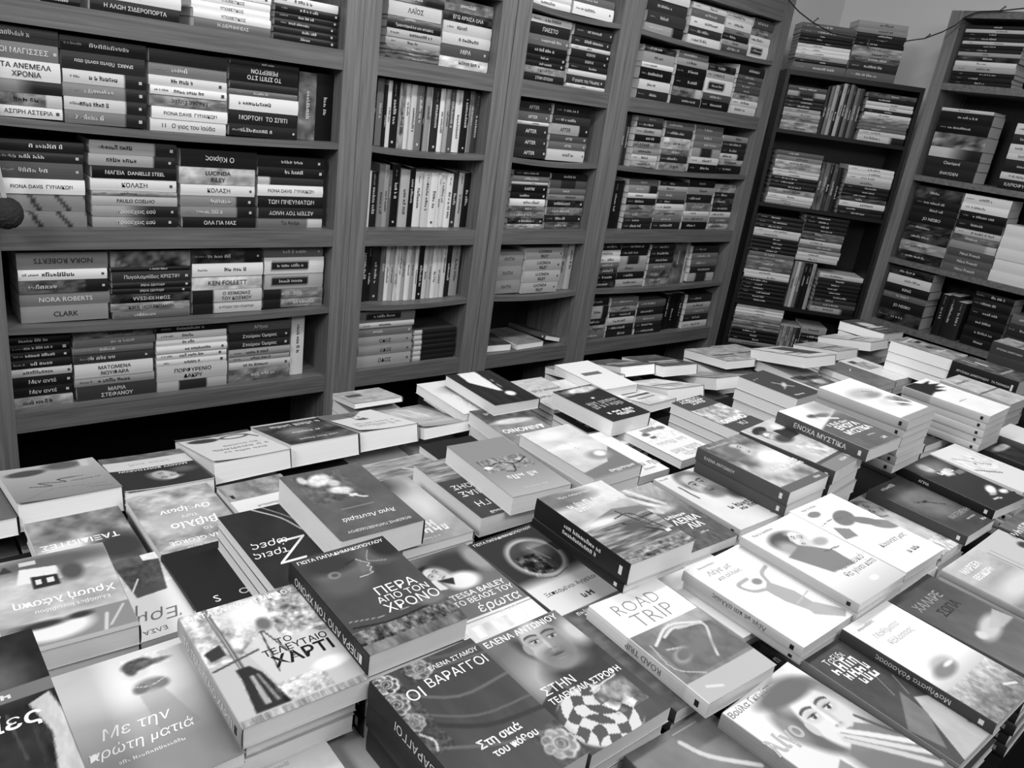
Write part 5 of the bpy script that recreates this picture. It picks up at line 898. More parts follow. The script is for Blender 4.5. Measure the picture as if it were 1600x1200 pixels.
# ------------------------------------------------------------------ books on the shelves
def spine_book(L, D, T, tone, feat, text, seed, fine=True, hink=None):
    """local: x along the spine, y into the shelf, z up; spine faces -y"""
    rng = random.Random(seed); mb = MB(); page_only = 'g' in feat
    nx = 32 if fine else 12; prof = [(.0012, 0), (.0004, T * .12), (-.0008, T * .32), (-.0012, T * .5), (-.0008, T * .68), (.0004, T * .88), (.0012, T)]
    xs = np.linspace(-L / 2, L / 2, nx + 1)
    P = np.array([[(x, py, pz) for (py, pz) in prof] for x in xs])
    U = (xs[:, None] / L + .5) * np.ones((1, len(prof))); V = np.ones((nx + 1, 1)) * np.array([pz / T for _, pz in prof])[None]
    tone = tone * .78 if tone < .3 else (tone + .05 if tone > .68 else tone)
    tn = np.full(U.shape, tone)
    if 'p' in feat or 'P' in feat:
        a = .28 if 'p' in feat else .5
        tn = tn + a * fbm(U * 7 + seed % 13, V * 2.5 + seed % 7, seed % 9999)
    if 'a' in feat: tn = np.where(U < .35, tone, np.clip(tone - (U - .35) * 1.5, .12, 1))
    if 'k' in feat: tn = np.where(U > .73, .12, tn)
    if 'K' in feat: tn = np.where(U < .3, .12, tn)
    if 'w' in feat: tn = np.where((U < .18) if tone < .2 else (U > .78), .74, tn)
    if 'b' in feat: tn = np.where((U > .12) & (U < .75) & (V > .25) & (V < .75), .13, tn)
    if 'd' in feat: tn = np.where((U > .3) & (U < .7), .16, tn)
    if 's' in feat: tn = np.where(np.abs((U * 9 + V * 1.2) % 3 - 1.2) < .28, tone - .3, tn)
    tn = np.clip(tn, .06, .92)
    mb.grid(P, 0, tn)
    base = float(np.mean(tn))
    mb.box(-L / 2, L / 2, .0012, D, 0, .0006, 0, base); mb.box(-L / 2, L / 2, .0012, D, T - .0006, T, 0, base)
    pg = MB(); pg.box(-L / 2 + .001, L / 2 - .001, .0012, D - .001, .0007, T - .0007, 1, .82); mb.append(pg, Matrix.Identity(4))
    if page_only: return mb
    ink = hink if hink is not None else (.84 if base < .48 else .16)
    ink2 = .6 if base < .48 else .4
    fl = 'u' in feat
    d = (-1, 0, 0) if fl else (1, 0, 0); up = (0, 0, -1) if fl else (0, 0, 1); yo = -.0018
    lo, hi = (-.5 if 'K' not in feat else -.22), (.5 if 'k' not in feat else .2)
    if text:
        if T > .036 and len(text) > 12 and ' ' in text and '  ' not in text:
            i = min((abs(j - len(text) / 2), j) for j, c in enumerate(text) if c == ' ')[1]
            for tx, q in ((text[:i], .7), (text[i + 1:], .3)):
                put_text(mb, tx, ((lo + hi) / 2 * L * .9, yo, T * (q if not fl else 1 - q)), d, up, T * .36, ink, (hi - lo) * L * .8, .01)
        else: put_text(mb, text, ((lo + hi) / 2 * L * .9, yo, T * .5), d, up, min(T * .5, .019), ink, (hi - lo) * L * .7, .006)
    elif feat == '' or 't' in feat or 'm' in feat or 'k' in feat or 'p' in feat:
        c = rng.uniform(-.15, .12)
        pseudo(mb, rng.randint(5, 10), ((c + lo * .3 + hi * .3) * L, yo, T * .5), d, up, min(T * .4, .011), ink, (hi - lo) * L * .5, seed)
        if rng.random() < .6: pseudo(mb, rng.randint(4, 7), ((lo + .14) * L, yo, T * .5), d, up, min(T * .25, .006), ink2, L * .2, seed + 1)
    if 'b' in feat: pseudo(mb, 9, (-.06 * L, yo, T * .5), d, up, min(T * .26, .01), .8, L * .5, seed + 2)
    if ('m' in feat or 'k' in feat) and fine:
        x0 = L * rng.uniform(.4, .45); s_ = min(T * .2, .0042) * rng.uniform(.7, 1); mk = .72 if ('k' in feat or base < .48) else .3
        mb.add([(x0 - s_, yo, T * .5 - s_), (x0 + s_, yo, T * .5 - s_), (x0 + s_, yo, T * .5 + s_), (x0 - s_, yo, T * .5 + s_)], [(0, 1, 2, 3)], 0, mk)
    return mb

ORD = ['lowest', 'second up', 'third up', 'fourth up', 'fifth up', 'sixth up', 'seventh up', 'eighth up', 'ninth up', 'tenth up', 'eleventh up', 'twelfth up', 'thirteenth up', 'fourteenth up', 'fifteenth up', 'sixteenth up', 'seventeenth up', 'eighteenth up', 'nineteenth up', 'twentieth up', 'twenty-first up', 'twenty-second up']
NTH = ['first', 'second', 'third', 'fourth', 'fifth', 'sixth', 'seventh', 'eighth', 'ninth', 'tenth', 'eleventh', 'twelfth', 'thirteenth', 'fourteenth', 'fifteenth', 'sixteenth', 'seventeenth', 'eighteenth', 'nineteenth', 'twentieth', 'twenty-first', 'twenty-second', 'twenty-third']
CASE = {'B1': 'wide left bookcase', 'B2': 'left narrow bookcase', 'B3': 'right narrow bookcase', 'B4': 'middle wide bookcase', 'B5': 'dark corner bookcase', 'B6': 'far right bookcase'}
def tone_word(t): return 'black' if t < .16 else 'dark' if t < .3 else 'grey' if t < .52 else 'light grey' if t < .7 else 'white'
def feat_word(f, text):
    if 'k' in f: return 'dark-ended'
    if 'K' in f: return 'half dark'
    if 'b' in f: return 'dark-labelled'
    if 's' in f: return 'arrow-marked'
    if 'a' in f: return 'shaded'
    if 'g' in f: return 'pages-out'
    if 'p' in f or 'P' in f: return 'pictured'
    if 'd' in f: return 'banded'
    if 'u' in f: return 'upside-down'
    if text: return 'titled'
    return 'plain'

# case, shelf, level key, kind (f flat pile, v upright row, g page blocks), from, to, z, units per metre, books
SHELF = [
    ('B1', 'top', 'r0', 'f', 0.429, 0.5158, 1.68, 2194.9, '40|.12;40|.15;40|.1'),
    ('B1', 'top', 'r0', 'f', 0.5326, 0.7481, 1.68, 2063.8, '62|.16||Η ΑΛΩΗ ΣΙΔΕΡΟΠΟΡΤΑ;60|.8||ΣΕΡ'),
    ('B1', 'top', 'r0', 'f', 0.7737, 0.9881, 1.68, 1900.5, '44|.4||Η ΔΙΕΡΜΗΝΕΑΣ;40|.84||ΥΠΟΘΕΤΙΚΟΣ;38|.86||ΥΠΟΘΕΤΙΚΟΣ;38|.84||ΥΠΟΘΕΤΙΚΟΣ;38|.86|m'),
    ('B1', 'top', 'r0', 'f', 0.9987, 1.2072, 1.68, 1772.8, '33|.15|m;33|.17|m;33|.15|m;33|.16|m;33|.14|m;40|.8|'),
    ('B1', 'second', 's1', 'f', 0.3155, 0.4643, 1.416, 2055.4, '60|.8|m|ΑΣΠΡΗ ΑΣΤΕΡΙΑ;65|.42|pw;65|.5|a;100|.8||ΤΑ ΑΝΕΜΕΛΑ ΧΡΟΝΙΑ;85|.45|m|ΟΙ ΜΑΓΙΣΣΕΣ;75|.25|'),
    ('B1', 'second', 's1', 'f', 0.4596, 0.662, 1.416, 1935.2, '65|.45|k;65|.72|k;65|.5|k;65|.74|k;85|.2|u|SPARKS  Πάντα κοντά σου;70|.1|'),
    ('B1', 'second', 's1', 'f', 0.6646, 0.8709, 1.416, 1808.2, '65|.76||11   Ο γιος του Ιούδα;62|.84||FIONA DAVIS  ΓΥΝΑΙΚΩΝ;60|.5|pu|Μικρές Ευχές;45|.84|m;50|.76|m;62|.45|;65|.16|u'),
    ('B1', 'second', 's1', 'f', 0.8739, 1.0794, 1.416, 1697.5, '58|.16|m;65|.15||ΜΟΡΤΟΝ  ΤΟ ΣΠΙΤΙ;70|.83||;28|.4|;38|.2|u;75|.13|u|ΤΟ ΣΠΙΤΙ ΣΤΟ ΡΕΒΕΡΤΟΝ;25|.2|'),
    ('B1', 'second', 's1', 'v', 1.0883, 1.1991, 1.416, 1618.4, '78|.4|.93|p;76|.08|.93|'),
    ('B1', 'third', 'r2', 'f', 0.3, 0.5068, 1.1515, 1862.9, '75|.5|s;78|.52|s;70|.85||FIONA DAVIS  ΓΥΝΑΙΚΩΝ;75|.32|m;48|.2|m;50|.15|'),
    ('B1', 'third', 'r2', 'f', 0.515, 0.7384, 1.1515, 1734.3, '50|.6|am|προσέχεις εσύ;50|.6|am|προσέχεις εσύ;45|.68||PAULO COELHO;22|.55|p;55|.8|m|ΚΟΛΑΣΗ;55|.1||ΜΑΓΕΙΑ  DANIELLE STEEL;52|.62|k;58|.62|k'),
    ('B1', 'third', 'r2', 'f', 0.7401, 0.9597, 1.1515, 1624.2, '48|.12||ΟΛΑ ΓΙΑ ΜΑΣ;48|.5|k;50|.52|k;52|.8|m|ΚΟΛΑΣΗ;75|.66|p|LUCINDA RILEY;78|.13|u|Ο Κύριος'),
    ('B1', 'third', 'r2', 'f', 0.963, 1.1773, 1.1515, 1530.2, '45|.42|w|Το Αγόρι;48|.18|u|ΑΣΤΕΡΙ ΤΟΥ ΗΛΙΟΥ;52|.13||ΤΩΝ ΠΝΕΥΜΑΤΩΝ;50|.83||FIONA DAVIS  ΓΥΝΑΙΚΩΝ;38|.25|w;42|.13|m;48|.13|m'),
    ('B1', 'fourth', 's3', 'f', 0.3378, 0.5541, 0.898, 1687.2, '75|.55||CLARK;60|.47||NORA ROBERTS;58|.35|pk;50|.86|m;75|.52|u|NORA ROBERTS'),
    ('B1', 'fourth', 's3', 'f', 0.5552, 0.7701, 0.898, 1584.0, '42|.4|;45|.55|p|ΚΑΝΕ ΜΟΥ ΕΚΠΛΗΞΗ;50|.2|pu|ΣΟΦΗ ΚΙΝΣΕΛΑ;32|.16|m|ΙΡΕΝΑ ΣΕΝΤΛΕΡ;32|.16|m|ΙΡΕΝΑ ΣΕΝΤΛΕΡ;55|.25|m|Πυγολαμπίδες ΚΡΙΣΤΙΝ;25|.14|;85|.35|P'),
    ('B1', 'fourth', 's3', 'f', 0.7745, 0.9884, 0.898, 1493.8, '60|.72|K|Η ΠΤΩΣΗ ΤΩΝ ΓΙΓΑΝΤΩΝ;65|.7|K|Ο ΧΕΙΜΩΝΑΣ ΤΟΥ ΚΟΣΜΟΥ;70|.74|p|KEN FOLLETT;66|.84|;72|.25|pk'),
    ('B1', 'fourth', 's3', 'f', 0.9884, 1.1923, 0.898, 1418.0, '46|.5|Kp;46|.52|Kp;74|.66|b;80|.8|b;52|.4|m'),
    ('B1', 'fifth', 'r4', 'f', 0.2824, 0.4517, 0.66, 1597.9, '45|.62|p;48|.15|m|Μεν αντέ;48|.15|m|Μεν αντέ;38|.72|m;38|.16|;34|.13|m;34|.12|m;34|.12|'),
    ('B1', 'fifth', 'r4', 'f', 0.4544, 0.6675, 0.66, 1514.1, '64|.28||ΜΑΡΙΑ ΣΤΕΦΑΝΟΥ;38|.6|;62|.78||ΜΑΤΩΜΕΝΑ ΝΟΥΦΑΡΑ;45|.28|m;32|.45|;35|.45|;38|.48|p'),
    ('B1', 'fifth', 'r4', 'f', 0.6694, 0.8791, 0.66, 1432.8, '48|.66|d;72|.7||ΠΟΡΦΥΡΕΝΙΟ ΔΑΚΡΥ;34|.8|m;33|.82|m;33|.82|m;33|.8|;33|.82|;36|.14|'),
    ('B1', 'fifth', 'r4', 'f', 0.8832, 1.0898, 0.66, 1361.6, '58|.42|p;32|.7|m;28|.62|;30|.6|;38|.2|m|Σταύρου Όμηρος;38|.2|m|Σταύρου Όμηρος;40|.36||Αθήνα'),
    ('B1', 'fifth', 'r4', 'v', 1.0936, 1.1395, 0.66, 1321.2, '56|.76|1.0|'),
    ('B2', 'top', 'r0', 'f', 1.3531, 1.5555, 1.68, 2166.7, '27|.35|p;27|.4|p;32|.45|p;47|.62||;52|.66||;52|.14||Τριαντάφυλλα και ιστορίες;26|.45|p;92|.7||ΛΑΪΟΣ;50|.62|pa'),
    ('B2', 'top', 'r0', 'f', 1.5606, 1.7688, 1.68, 2052.0, '72|.72|p;72|.3|m|ΜΙΡΑ;70|.72|;70|.7|;62|.18|p|ΕΓΩ ΑΡΧΙΣΑ ΟΛΑ;75|.45|p'),
    ('B2', 'second', 's1', 'v', 1.3276, 1.7865, 1.416, 1970.4, '12|.75|.8|;26|.1|.97|;42|.42|.98|;20|.12|.9|;26|.75|1.0|;58|.12|1.0|m;40|.5|1.0|p;30|.75|1.02|;36|.7|1.02|;46|.42|1.0|m;14|.15|1.0|;36|.55|1.02|;20|.78|1.02|;48|.2|1.0|m;34|.8|1.02|;28|.62|1.02|;44|.32|1.03|m;52|.78|1.0|;48|.12|.98|m;14|.7|.98|;30|.45|.98|;42|.28|.95|'),
    ('B2', 'third', 'r2', 'v', 1.3269, 1.773, 1.1515, 1347.8, '32|.78|.88|;34|.15|.86|;26|.5|.98|;22|.58|.98|;16|.4|.9|;40|.08|1.0|m;44|.66|.92|;30|.1|.96|;38|.78|.9|;36|.72|.9|;36|.8|.9|m;20|.76|.88|;26|.8|.9|;32|.8|.9|;34|.25|.94|m;30|.66|.92|;36|.1|.93|'),
    ('B2', 'fourth', 's3', 'v', 1.3334, 1.7466, 0.898, 1267.1, '36|.13|.93|;22|.12|.95|;40|.22|.97|m;24|.4|.96|;24|.8|.97|;20|.66|.97|;18|.7|.97|p;22|.78|.97|;18|.62|.98|;24|.8|.98|;20|.6|.98|;18|.76|.98|;30|.12|.98|m;24|.7|.98|;20|.66|.98|;26|.78|.98|;22|.7|.98|;24|.72|.98|;28|.14|.98|;44|.55|.98|'),
    ('B2', 'fifth', 'r4', 'f', 1.3308, 1.5563, 0.66, 1217.6, '56|.62|m|ΟΔΟΣ;42|.56|m|ΟΔΟΣ;44|.58|m|ΟΔΟΣ;42|.45|m;26|.7|;54|.45|b'),
    ('B2', 'fifth', 'r4', 'f', 1.5639, 1.7542, 0.66, 1166.6, '23|.14|w;23|.15|w;23|.14|w;23|.15|w;23|.14|w;24|.16|w'),
    ('B3', 'top', 'top', 'f', 1.9079, 2.1001, 1.925, 2010.4, '46|.84|;40|.8|'),
    ('B3', 'top', 'top', 'f', 2.1025, 2.3193, 1.925, 1915.0, '78|.86|m;50|.4|'),
    ('B3', 'second', 'r0', 'f', 1.9177, 2.1171, 1.68, 1886.2, '52|.16||ΣΤΗΝ ΕΠΟΧΗ;46|.55|p|Η ΔΙΠΛΗ ΖΩΗ;38|.15|m;40|.14|m;58|.1|;68|.4|m;72|.17||ΠΑΕΣΤΟ;46|.84|'),
    ('B3', 'second', 'r0', 'f', 2.1187, 2.3319, 1.68, 1801.4, '24|.76|;58|.25|m|Ο χορός της Νύμφης;36|.74|g;38|.18|;46|.17|m|ΚΟΧΥΛΙ;48|.17|m|ΚΟΧΥΛΙ;26|.74|;58|.22|m|;72|.24|m'),
    ('B3', 'third', 's1', 'f', 1.9096, 2.0787, 1.416, 1779.2, '66|.22|m|AFTER;66|.23|m|AFTER;74|.22|m|AFTER;22|.76|;58|.36|m|AFTER;62|.24|m|AFTER'),
    ('B3', 'third', 's1', 'f', 2.0796, 2.2813, 1.416, 1711.2, '76|.72|m;44|.4|m|AFTER;44|.3|m|AFTER;66|.62|k|AFTER;52|.25|;66|.13|'),
    ('B3', 'fourth', 'r2', 'f', 1.9332, 2.1176, 1.1515, 1348.4, '24|.6|p;30|.2|pm;34|.4|p;28|.4|p;36|.82|;32|.12|m;38|.1|m|KARTRE;16|.7|;28|.42|;28|.14|'),
    ('B3', 'fourth', 'r2', 'f', 2.1228, 2.3262, 1.1515, 1297.0, '34|.3|p;34|.17|m;42|.42|p;36|.2|pm;30|.5|;28|.4|;44|.3|d;30|.13|'),
    ('B3', 'fifth', 's3', 'f', 1.8986, 2.0424, 0.898, 1286.7, '68|.55||ΛΗΤΗ;72|.55||ΛΗΤΗ;72|.54||ΛΗΤΗ'),
    ('B3', 'fifth', 's3', 'f', 2.0476, 2.2481, 0.898, 1245.0, '56|.66|m|LUCINDA RILEY;58|.68|m|LUCINDA RILEY;58|.64|m|LUCINDA RILEY;56|.58|m|LUCINDA RILEY'),
    ('B3', 'fifth', 's3', 'v', 2.2571, 2.3229, 0.898, 1213.1, '30|.6|1.0|;28|.66|1.0|'),
    ('B4', 'top', 'top', 'f', 2.4841, 2.7305, 1.925, 1756.2, '62|.62|k;74|.28|m;74|.26|m;60|.8|'),
    ('B4', 'top', 'top', 'f', 2.7565, 2.9862, 1.925, 1664.7, '78|.8|;68|.25|m;76|.84|;66|.4|m;50|.8|'),
    ('B4', 'top', 'top', 'f', 2.9862, 3.1818, 1.925, 1597.8, '62|.3|m;48|.62|;58|.15|m;44|.5|;80|.8|;66|.76|'),
    ('B4', 'top', 'top', 'f', 3.1843, 3.3659, 1.925, 1542.4, '98|.82|b;62|.8|;58|.42|p;72|.3|'),
    ('B4', 'second', 'r0', 'f', 2.5153, 2.7123, 1.68, 1662.4, '60|.2|m;62|.76|;74|.1|m;32|.82|;66|.6|;40|.2|p'),
    ('B4', 'second', 'r0', 'f', 2.7195, 2.9232, 1.68, 1597.2, '54|.17|m;58|.42|pw;66|.11|m;66|.11|m;44|.62|;44|.4|'),
    ('B4', 'second', 'r0', 'f', 2.9277, 3.1337, 1.68, 1536.5, '58|.11|m;44|.3|m;92|.82|b;46|.66|;44|.2|p'),
    ('B4', 'second', 'r0', 'f', 3.141, 3.3416, 1.68, 1480.2, '54|.76|;38|.8|;40|.55|p;28|.3|;28|.34|;28|.3|;28|.36|;60|.17|'),
    ('B4', 'third', 's1', 'v', 2.4733, 2.5433, 1.416, 1603.1, '22|.5|.98|;24|.3|.98|m;26|.2|1.0|m'),
    ('B4', 'third', 's1', 'f', 2.5453, 2.7112, 1.416, 1567.7, '42|.62|p;42|.72|;40|.56|;42|.5|p;42|.12|m;46|.66|;38|.2|m;34|.4|'),
    ('B4', 'third', 's1', 'f', 2.7291, 2.9187, 1.416, 1512.9, '50|.55|p;46|.22|;38|.42|p;72|.7|p;54|.22|m;46|.4|'),
    ('B4', 'third', 's1', 'f', 2.9335, 3.143, 1.416, 1457.3, '54|.1|m;44|.76|;56|.6|d;42|.45|;42|.42|;60|.4|'),
    ('B4', 'third', 's1', 'f', 3.1466, 3.3464, 1.416, 1407.1, '50|.12|;38|.55|p;36|.74|k;38|.2|m;38|.2|;36|.56|'),
    ('B4', 'fourth', 'r2', 'v', 2.4715, 2.5611, 1.1515, 1336.3, '86|.1|1.0|m'),
    ('B4', 'fourth', 'r2', 'f', 2.5703, 2.7622, 1.1515, 1301.7, '36|.16|m;28|.2|m;34|.4|pm;38|.5|p;38|.14|;28|.8|;42|.56|k;30|.4|'),
    ('B4', 'fourth', 'r2', 'f', 2.7696, 2.9699, 1.1515, 1257.2, '40|.16|;30|.42|;36|.55|p;36|.78|;24|.17|;46|.42|m;28|.66|;26|.2|'),
    ('B4', 'fourth', 'r2', 'f', 2.9765, 3.171, 1.1515, 1215.7, '42|.1|;34|.55|m;28|.8|;44|.45|pm;46|.16|;40|.56|;40|.16|'),
    ('B4', 'fourth', 'r2', 'f', 3.1796, 3.3581, 1.1515, 1178.6, '34|.62|p;34|.4|;32|.78|;34|.17|;42|.25|p;30|.16|;44|.62|p'),
    ('B4', 'fifth', 's3', 'f', 2.461, 2.598, 0.898, 1266.2, '36|.2|pm;38|.12|;34|.3|p;30|.42|;34|.8|;34|.82|;38|.17|m'),
    ('B4', 'fifth', 's3', 'f', 2.6003, 2.7881, 0.898, 1232.0, '42|.66|;40|.14|m;42|.55|;46|.66|d;36|.17|;32|.16|m'),
    ('B4', 'fifth', 's3', 'f', 2.7919, 2.9638, 0.898, 1196.0, '40|.5|pm;46|.3|pm;40|.42|;34|.17|;40|.15|;32|.2|'),
    ('B4', 'fifth', 's3', 'v', 2.9691, 3.1028, 0.898, 1166.6, '60|.38|1.0|p;16|.66|1.0|'),
    ('B4', 'fifth', 's3', 'f', 3.1098, 3.3167, 0.898, 1135.8, '48|.66|d;36|.2|m;38|.4|m;36|.42|;40|.2|'),
    ('B4', 'sixth', 'r4', 'f', 2.4546, 2.586, 0.66, 1209.5, '40|.4|m;36|.5|p;38|.17|;70|.66|k;44|.2|m'),
    ('B4', 'sixth', 'r4', 'f', 2.5907, 2.7724, 0.66, 1179.0, '34|.17|;34|.18|m;40|.7|;30|.2|m;36|.55|pm;44|.42|'),
    ('B4', 'sixth', 'r4', 'f', 2.7787, 2.9744, 0.66, 1144.2, '34|.16|m;30|.2|;36|.4|;46|.18|m;40|.34|'),
    ('B4', 'sixth', 'r4', 'v', 2.9853, 3.1337, 0.66, 1113.4, '36|.1|.9|m;36|.1|.9|m;36|.1|.9|m'),
    ('B4', 'sixth', 'r4', 'f', 3.1408, 3.3393, 0.66, 1084.8, '36|.72|;38|.2|m;32|.45|;34|.66|;46|.2|m'),
    ('B5', 'top', 't5', 'f', 2.4905, 2.7468, 1.9113, 1387.0, '52|.36||;24|.15|;24|.62|;22|.82|;22|.84|;22|.8|;20|.2|t;20|.16|t;20|.15|;30|.3|;34|.34|'),
    ('B5', 'top', 't5', 'f', 2.7489, 2.9806, 1.9181, 1396.2, '54|.36||;52|.2|m;34|.34|p;32|.55|p;30|.6|p;26|.15|m;26|.18|m;26|.2|;34|.55|t;36|.58|t'),
    ('B5', 'second', 'b5', 'f', 2.5036, 2.6874, 1.6428, 1320.4, '28|.62|p;28|.6|p;26|.5|p;26|.66|;26|.62|;24|.17|;24|.2|;24|.15|;30|.62|d;30|.3|'),
    ('B5', 'second', 'b5', 'v', 2.6905, 2.8635, 1.6526, 1327.7, '20|.2|.9|;20|.42|.92|;20|.62|.95|t;20|.15|.95|;20|.66|1.0|t;20|.17|1.0|;20|.42|1.0|;20|.2|.98|;22|.4|.95|;22|.25|.95|'),
    ('B5', 'second', 'b5', 'f', 2.8754, 3.1116, 1.6479, 1333.0, '40|.72|k;26|.74|;20|.4|;20|.42|;22|.5|p;22|.62|p;24|.78|;22|.2|;22|.8|;22|.76|;26|.15|;28|.3|p'),
    ('B5', 'third', 'c5', 'f', 2.5212, 2.7543, 1.2869, 1085.9, '16|.62|;16|.74|;24|.8|;30|.55|pt;22|.16|;20|.18|t;22|.15|t;18|.76|;18|.74|;22|.62|p;24|.66|p;24|.5|;24|.35|'),
    ('B5', 'third', 'c5', 'v', 2.7557, 2.861, 1.3105, 1094.2, '20|.3|.95|p;20|.4|.95|p;22|.2|.95|p;22|.3|.95|;20|.14|.9|'),
    ('B5', 'third', 'c5', 'f', 2.8769, 3.1109, 1.2943, 1095.5, '22|.17|;22|.2|k;30|.8|;22|.3|p;20|.2|p;22|.16|t;22|.17|t;28|.66|;24|.78|;22|.8|;22|.82|'),
    ('B5', 'fourth', 'd5', 'f', 2.501, 2.7394, 0.7946, 998.4, '20|.15|;20|.14|;22|.12|;20|.13|;20|.15|t;22|.14|;20|.76|;20|.78|;26|.42|p;24|.45|p;24|.5|p;22|.4|;20|.15|m;20|.13|m;20|.12|m;20|.15|m;22|.7|;20|.78|;22|.2|;22|.17|;22|.15|'),
    ('B5', 'fourth', 'd5b', 'f', 2.7136, 2.9582, 1.0631, 1049.1, '24|.7|;22|.78|;20|.6|;22|.4|;24|.72|;22|.3|p;22|.36|p;20|.2|;22|.16|;22|.15|;22|.17|'),
    ('B5', 'fourth', 'd5', 'v', 2.7483, 2.8583, 0.8189, 1006.0, '20|.55|1|;18|.7|1|;20|.4|1|;22|.12|1|t;22|.12|1|t;20|.6|1|'),
    ('B5', 'fourth', 'd5', 'f', 2.8773, 3.1141, 0.7772, 1003.0, '30|.66|k;22|.3|;22|.25|;22|.14|m;20|.14|m;20|.13|m;20|.17|m;24|.2|;24|.74|'),
    ('B5', 'fifth', 'e5', 'f', 2.5058, 2.7575, 0.5412, 957.7, '26|.5|;28|.12|m;28|.13|m;28|.12|m;18|.5|p;20|.4|p;20|.55|p;20|.45|p;22|.66|;20|.8|;20|.82|;20|.74|'),
    ('B5', 'fifth', 'e5', 'v', 2.7515, 2.8656, 0.5978, 969.9, '18|.42|.55|;18|.6|.55|t;18|.4|.55|t;18|.55|.55|;18|.3|.55|;20|.2|.55|'),
    ('B5', 'fifth', 'e5', 'f', 2.86, 2.9967, 0.6392, 978.9, '26|.14|;26|.16|;26|.2|;30|.14|;40|.6|'),
    ('B6', 'top', 't6', 'f', 0.4976, 0.7735, 1.9537, 1486.8, '28|.15|t;28|.16|t;28|.15|t;36|.64|;30|.78|;32|.25|p;24|.62|;24|.2|;24|.17|;20|.72|;28|.22|;24|.16|;22|.7|;24|.2|'),
    ('B6', 'second', 'a6', 'f', 0.504, 0.742, 1.5244, 1366.5, '72|.17|m|SHAYDEN;56|.2|m|Charizard;62|.72|a;88|.45|P;66|.1|m;62|.12|;20|.74|'),
    ('B6', 'second', 'a6', 'f', 0.8432, 1.0225, 1.5502, 1465.3, '62|.14|m|ΚΑΡΙΟΦΥΛΛΗ;44|.74|;80|.16|m;40|.74|;56|.76|;60|.2|;66|.76|'),
    ('B6', 'third', 'b6', 'f', 0.5017, 0.7244, 1.145, 1113.4, '58|.2|pm;58|.55|pm;56|.25|pm;50|.22|pm;60|.13|m|JO NESBO;38|.16|;42|.14|m;66|.25|p'),
    ('B6', 'third', 'b6', 'f', 0.7248, 0.9357, 1.1152, 1154.7, '46|.36|m|Nicci French;46|.34|m|Nicci French;46|.3|m|Nicci French;44|.55|w;40|.42|p;36|.7|;50|.14|m;50|.1|m;46|.84|;50|.8|'),
    ('B6', 'third', 'b6', 'g', 0.9264, 1.1257, 1.1306, 1204.9, '62|.8|;62|.8|;62|.8|;62|.8|;62|.8|'),
    ('B6', 'fourth', 'c6', 'f', 0.4934, 0.7159, 0.8045, 1046.9, '70|.22|p;66|.14|m|JO NESBO;36|.4|;48|.14|m|KING;52|.78|;46|.2|p'),
    ('B6', 'fourth', 'c6', 'v', 0.7708, 0.8902, 0.8258, 1094.7, '40|.14|.98|m;44|.16|1.0|m;46|.2|.9|'),
    ('B6', 'fourth', 'c6', 'f', 0.9081, 1.079, 0.8312, 1130.7, '52|.13|t;52|.13|t;52|.12|t;50|.13|t;48|.14|m;34|.12|'),
    ('B6', 'fourth', 'c6', 'f', 1.0851, 1.2229, 0.8383, 1168.9, '60|.3|;60|.2|;60|.24|;50|.4|'),
]
